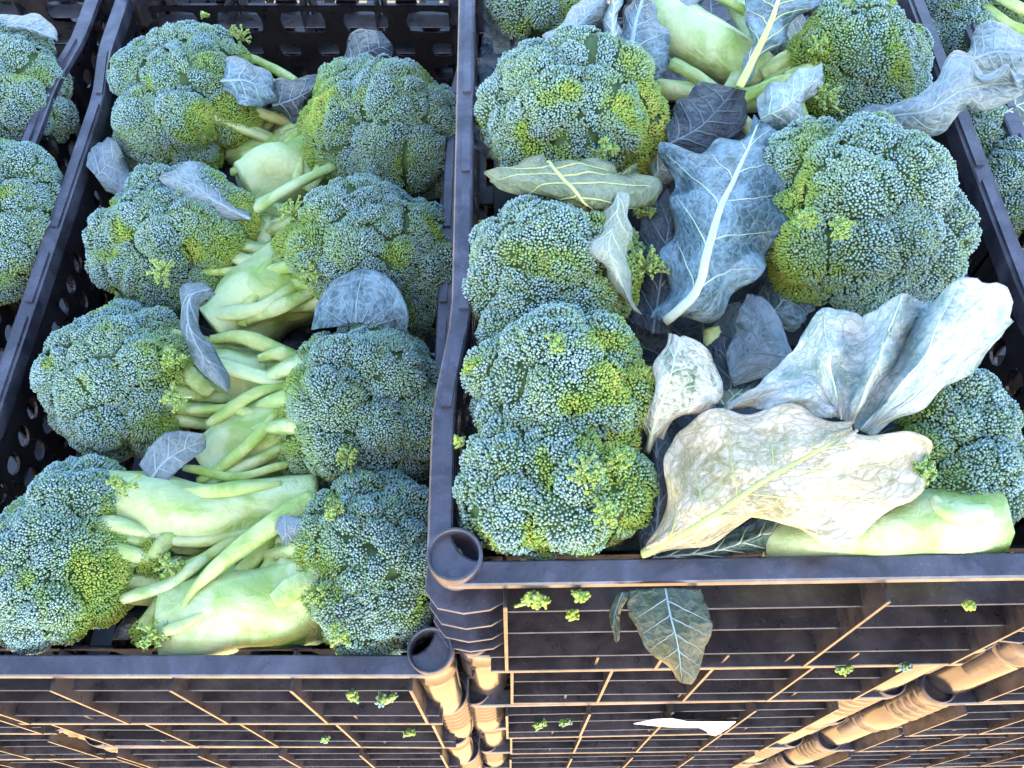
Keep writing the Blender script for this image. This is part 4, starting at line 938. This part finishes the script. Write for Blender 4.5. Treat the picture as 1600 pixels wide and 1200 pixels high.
# ------------------------------------------------------------------ bits on the crate fronts
def at_y(u, v, y):
    d = FWD + RT * ((u - 800) / FPX) - UP * ((v - 600) / FPX)
    return CAM + d * ((y - CAM[1]) / d[1])
def hang(u, v, out):
    """hangs in front of the crate and leans out a little further down"""
    return at_y(u, v, ry - .004 - out - .048 * max(0.0, (v - 918) / 150))
leaf('wet dark green leaf hanging out over the front of the topmost right crate', [
    H3([(984, 922), (980, 955), (1000, 992), (1032, 1030), (1052, 1062)], [0, .001, .0]),
    H3([(1040, 918), (1048, 960), (1060, 1010), (1066, 1068)], [.001, .004, .001]),
    H3([(1098, 920), (1104, 950), (1110, 985), (1098, 1028), (1078, 1068)], [0, .001, 0])], 'wet', ZR, seed=50, rib_mat=RIB_M, rib_px=2, jag=.06, ripple=.002, wrinkle=.001, point=hang, group=GLR, vein_px=1.0)
leaf('thin green leaf shred hanging beside the wet dark green leaf', [H3([(962, 925), (952, 965), (958, 1000)], [0, .001]), H3([(973, 925), (960, 965), (963, 1004)], [.001, .003]), H3([(984, 925), (969, 965), (968, 1000)], [0, .001])], 'wet', ZR, seed=51, rib_mat=RIB_M, rib_px=1, N=24, M=13, veins=0, wrinkle=.0006, point=hang, group=GLR)

def crumb(p, r, seed, lab, tint=.45, n=34):
    g = np.random.default_rng(seed); VV = []; FF = []; AA = []; MI = []; nv = 0
    root = empty('broccoli_crumb', p); tag(root, lab, 'crumb', 'broccoli crumbs on the crates')
    for k in range(4):
        cc = g.normal(0, r * .42, 3) * (1, .5, .7); nb = n // 3
        for _ in range(nb):
            d = nrm(g.normal(size=3)); q = cc + d * r * .38; t1 = nrm(np.cross(d, g.normal(size=3))); t2 = np.cross(d, t1); sz = .0013 * g.uniform(.8, 1.3)
            V = q + (BUD[:, 0:1] * t1 + BUD[:, 1:2] * t2 + BUD[:, 2:3] * d * 1.4) * sz
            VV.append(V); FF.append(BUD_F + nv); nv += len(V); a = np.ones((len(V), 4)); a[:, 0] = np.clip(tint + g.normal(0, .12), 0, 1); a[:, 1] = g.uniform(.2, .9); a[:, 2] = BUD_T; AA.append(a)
        VV.append(BALL_V[:] * r * .36 + cc); FF.append(BALL_F + nv); nv += len(BALL_V); AA.append(np.tile([.7, .5, .0, 1], (len(BALL_V), 1)))
    link('buds', mesh_from('buds', np.vstack(VV), np.vstack(FF), [BUDS], True, None, np.vstack(AA)), root)
    V, F = tube_arrays([(0, 0, r * .5), (g.normal(0, r * .3), 0, -.2 * r), (g.normal(0, r * .5), -.002, -r * 1.1)], [.0016, .0014, .001], 6, 9, .1, seed)
    link('stem', mesh_from('stem', V, F, BRANCH), root)
for i, (u, v, y, r, tn, lab) in enumerate([
    (832, 935, ry - .006, .0085, .55, 'yellow green crumb just under the rim right of the shallow socket'),
    (905, 930, ry - .006, .0055, .5, 'small green crumb under the rim, above the yellow bit'),
    (893, 957, ry - .008, .0050, .75, 'yellowish crumb hanging left of the leaf shred'),
    (1315, 1046, ry - .008, .0060, .5, 'bright green crumb on the ledge below the topmost right crate'),
    (1412, 1042, ry - .008, .0055, .05, 'blue grey crumb on the same ledge, right of the bright green one'),
    (845, 1132, ry - .009, .0070, .4, 'green crumb on the third crate of the right stack, next to the post'),
    (882, 1128, ry - .009, .0065, .3, 'paler crumb right beside the crumb next to the post'),
    (552, 1086, ly - .005, .0060, .45, 'yellow green crumb on the front of the left crate'),
    (605, 1094, ly - .006, .0075, .2, 'largest crumb on the left crate front, blue green and yellow'),
    (640, 1144, ly - .007, .0050, .5, 'green crumb low on the left stack near its post'),
    (507, 1156, ly - .007, .0035, .35, 'tiny crumb lowest on the left stack front'),
    (1510, 945, ry - .005, .0035, .8, 'tiny yellow crumb under the front rim at the right')]):
    crumb(at_y(u, v, y), r, 800 + i, lab, tn)
p0 = at(712, 862, ZR - .008); crumb(p0, .0028, 840, 'tiny green crumb inside the shallow corner socket', .4, 20)
crumb(at(718, 690, ZR + .004), .0048, 841, 'bright green crumb lying on the middle rail', .7, 24)
crumb(at(752, 352, ZR - .02), .0060, 842, 'bright green crumb between the middle rail and the olive leaf', .6)
crumb(at(318, 22, ZL + .004), .0045, 843, 'bright green crumb by the far wall of the left crate', .6)
m, t, b = new_mat('matt_white'); b.inputs['Base Color'].default_value = (.82, .80, .76, 1); b.inputs['Roughness'].default_value = .8; SCRAP_WHITE = m
def scrap(pts, y, lab):  # thin ragged sheet, plain white, lying against the crate front
    P = np.array([at_y(u, v, y + .003 * math.sin(k * 1.9)) for k, (u, v) in enumerate(pts)]); c = P.mean(0); n = len(P)
    o = link('white_scrap', mesh_from('white_scrap', np.vstack([P, P + (0, .0005, 0)]) - c, [tuple(range(n)), tuple(range(2 * n - 1, n - 1, -1))] + [((k + 1) % n, k, n + k, n + (k + 1) % n) for k in range(n)], SCRAP_WHITE, False), None, c)
    tag(o, lab, 'paper scrap')
scrap([(990, 1131), (1024, 1124), (1050, 1123), (1075, 1128), (1150, 1128), (1138, 1138), (1118, 1150), (1108, 1148), (1100, 1137), (1040, 1136)], ry - .0095, 'ragged white scrap across the front of a lower right crate')

# loose thick stalk at the top of the right crate
r = empty('broccoli_stalk', at(1110, 60, ZR - .01)); tag(r, 'thick pale cut broccoli stalk lying at the top centre of the right crate', 'broccoli stalk')
part_tube(r, 'stalk', [(1185, 118, -.02), (1130, 85, -.004), (1080, 55, -.004), (1030, 22, -.012)], [36, 42, 42, 38], ZR, STALK, 16, 30, .10, 61)
part_tube(r, 'branch', [(1150, 100, -.01), (1175, 60, 0), (1155, 10, 0), (1150, -30, 0)], [16, 17, 17, 18], ZR, STALK, 12, 24, .12, 62)
part_tube(r, 'branch', [(1190, 118, -.01), (1230, 95, 0), (1290, 70, 0)], [18, 15, 14], ZR, BRANCH, 12, 24, .12, 63)
part_tube(r, 'leaf_stalk', [(1100, -20, .01), (1150, 8, .012), (1178, 25, .008)], [10, 9, 7], ZR, PETIOLE, 10, 18, .1, 64)
r = empty('leaf_stalk_piece', at(1330, 4, ZR + .01)); tag(r, 'yellow green leaf stalk piece at the top edge above the far right broccoli', 'leaf stalk')
part_tube(r, 'stalk', [(1290, -14, .012), (1330, 2, .014), (1378, 16, .010)], [14, 13, 6], ZR, PETIOLE, 12, 20, .12, 65)

r = H['b1']['root']
for k, (nm, mt, pts, rad) in enumerate([
    ('branch', STALK, [(1120, 165, -.008), (1165, 195, -.004), (1190, 230, -.015)], [13, 11, 10]), ('branch', BRANCH, [(1240, 150, -.006), (1250, 185, -.008), (1262, 215, -.02)], [12, 12, 11]),
    ('branch', STALK, [(1120, 150, -.004), (1090, 120, .0), (1050, 100, -.004)], [12, 11, 10]), ('leaf_stalk', PETIOLE, [(1150, 160, .0), (1215, 128, .006), (1262, 118, .004)], [9, 9, 8]),
    ('branch', BRANCH, [(1230, 125, .0), (1265, 108, .008), (1290, 90, .010)], [13, 12, 12])]):
    part_tube(r, nm, pts, rad, ZR, mt, 12, 22, .14, 900 + k)
r = empty('broccoli_stalk', at(1115, 560, ZR - .03)); tag(r, 'green stalk standing in the dark gap below the long blue leaf', 'broccoli stalk')
part_tube(r, 'stalk', [(1110, 512, -.004), (1118, 545, -.012), (1130, 610, -.03)], [14, 19, 22], ZR, BRANCH, 14, 24, .12, 66)
part_tube(r, 'branch', [(1120, 550, -.014), (1150, 575, -.012), (1165, 605, -.02)], [9, 8, 8], ZR, BRANCH, 10, 16, .12, 67)
crumb(at(1270, 205, ZR - .004), .0085, 850, 'yellow green floret piece between the torn pale leaf and the largest broccoli head', .5, 50)
crumb(at(1005, 335, ZR + .0), .0080, 851, 'green floret piece beside the olive leaf tip', .35, 50)
crumb(at(1095, 655, ZR - .004), .0060, 852, 'small floret piece above the top edge of the cream leaf', .5, 40)
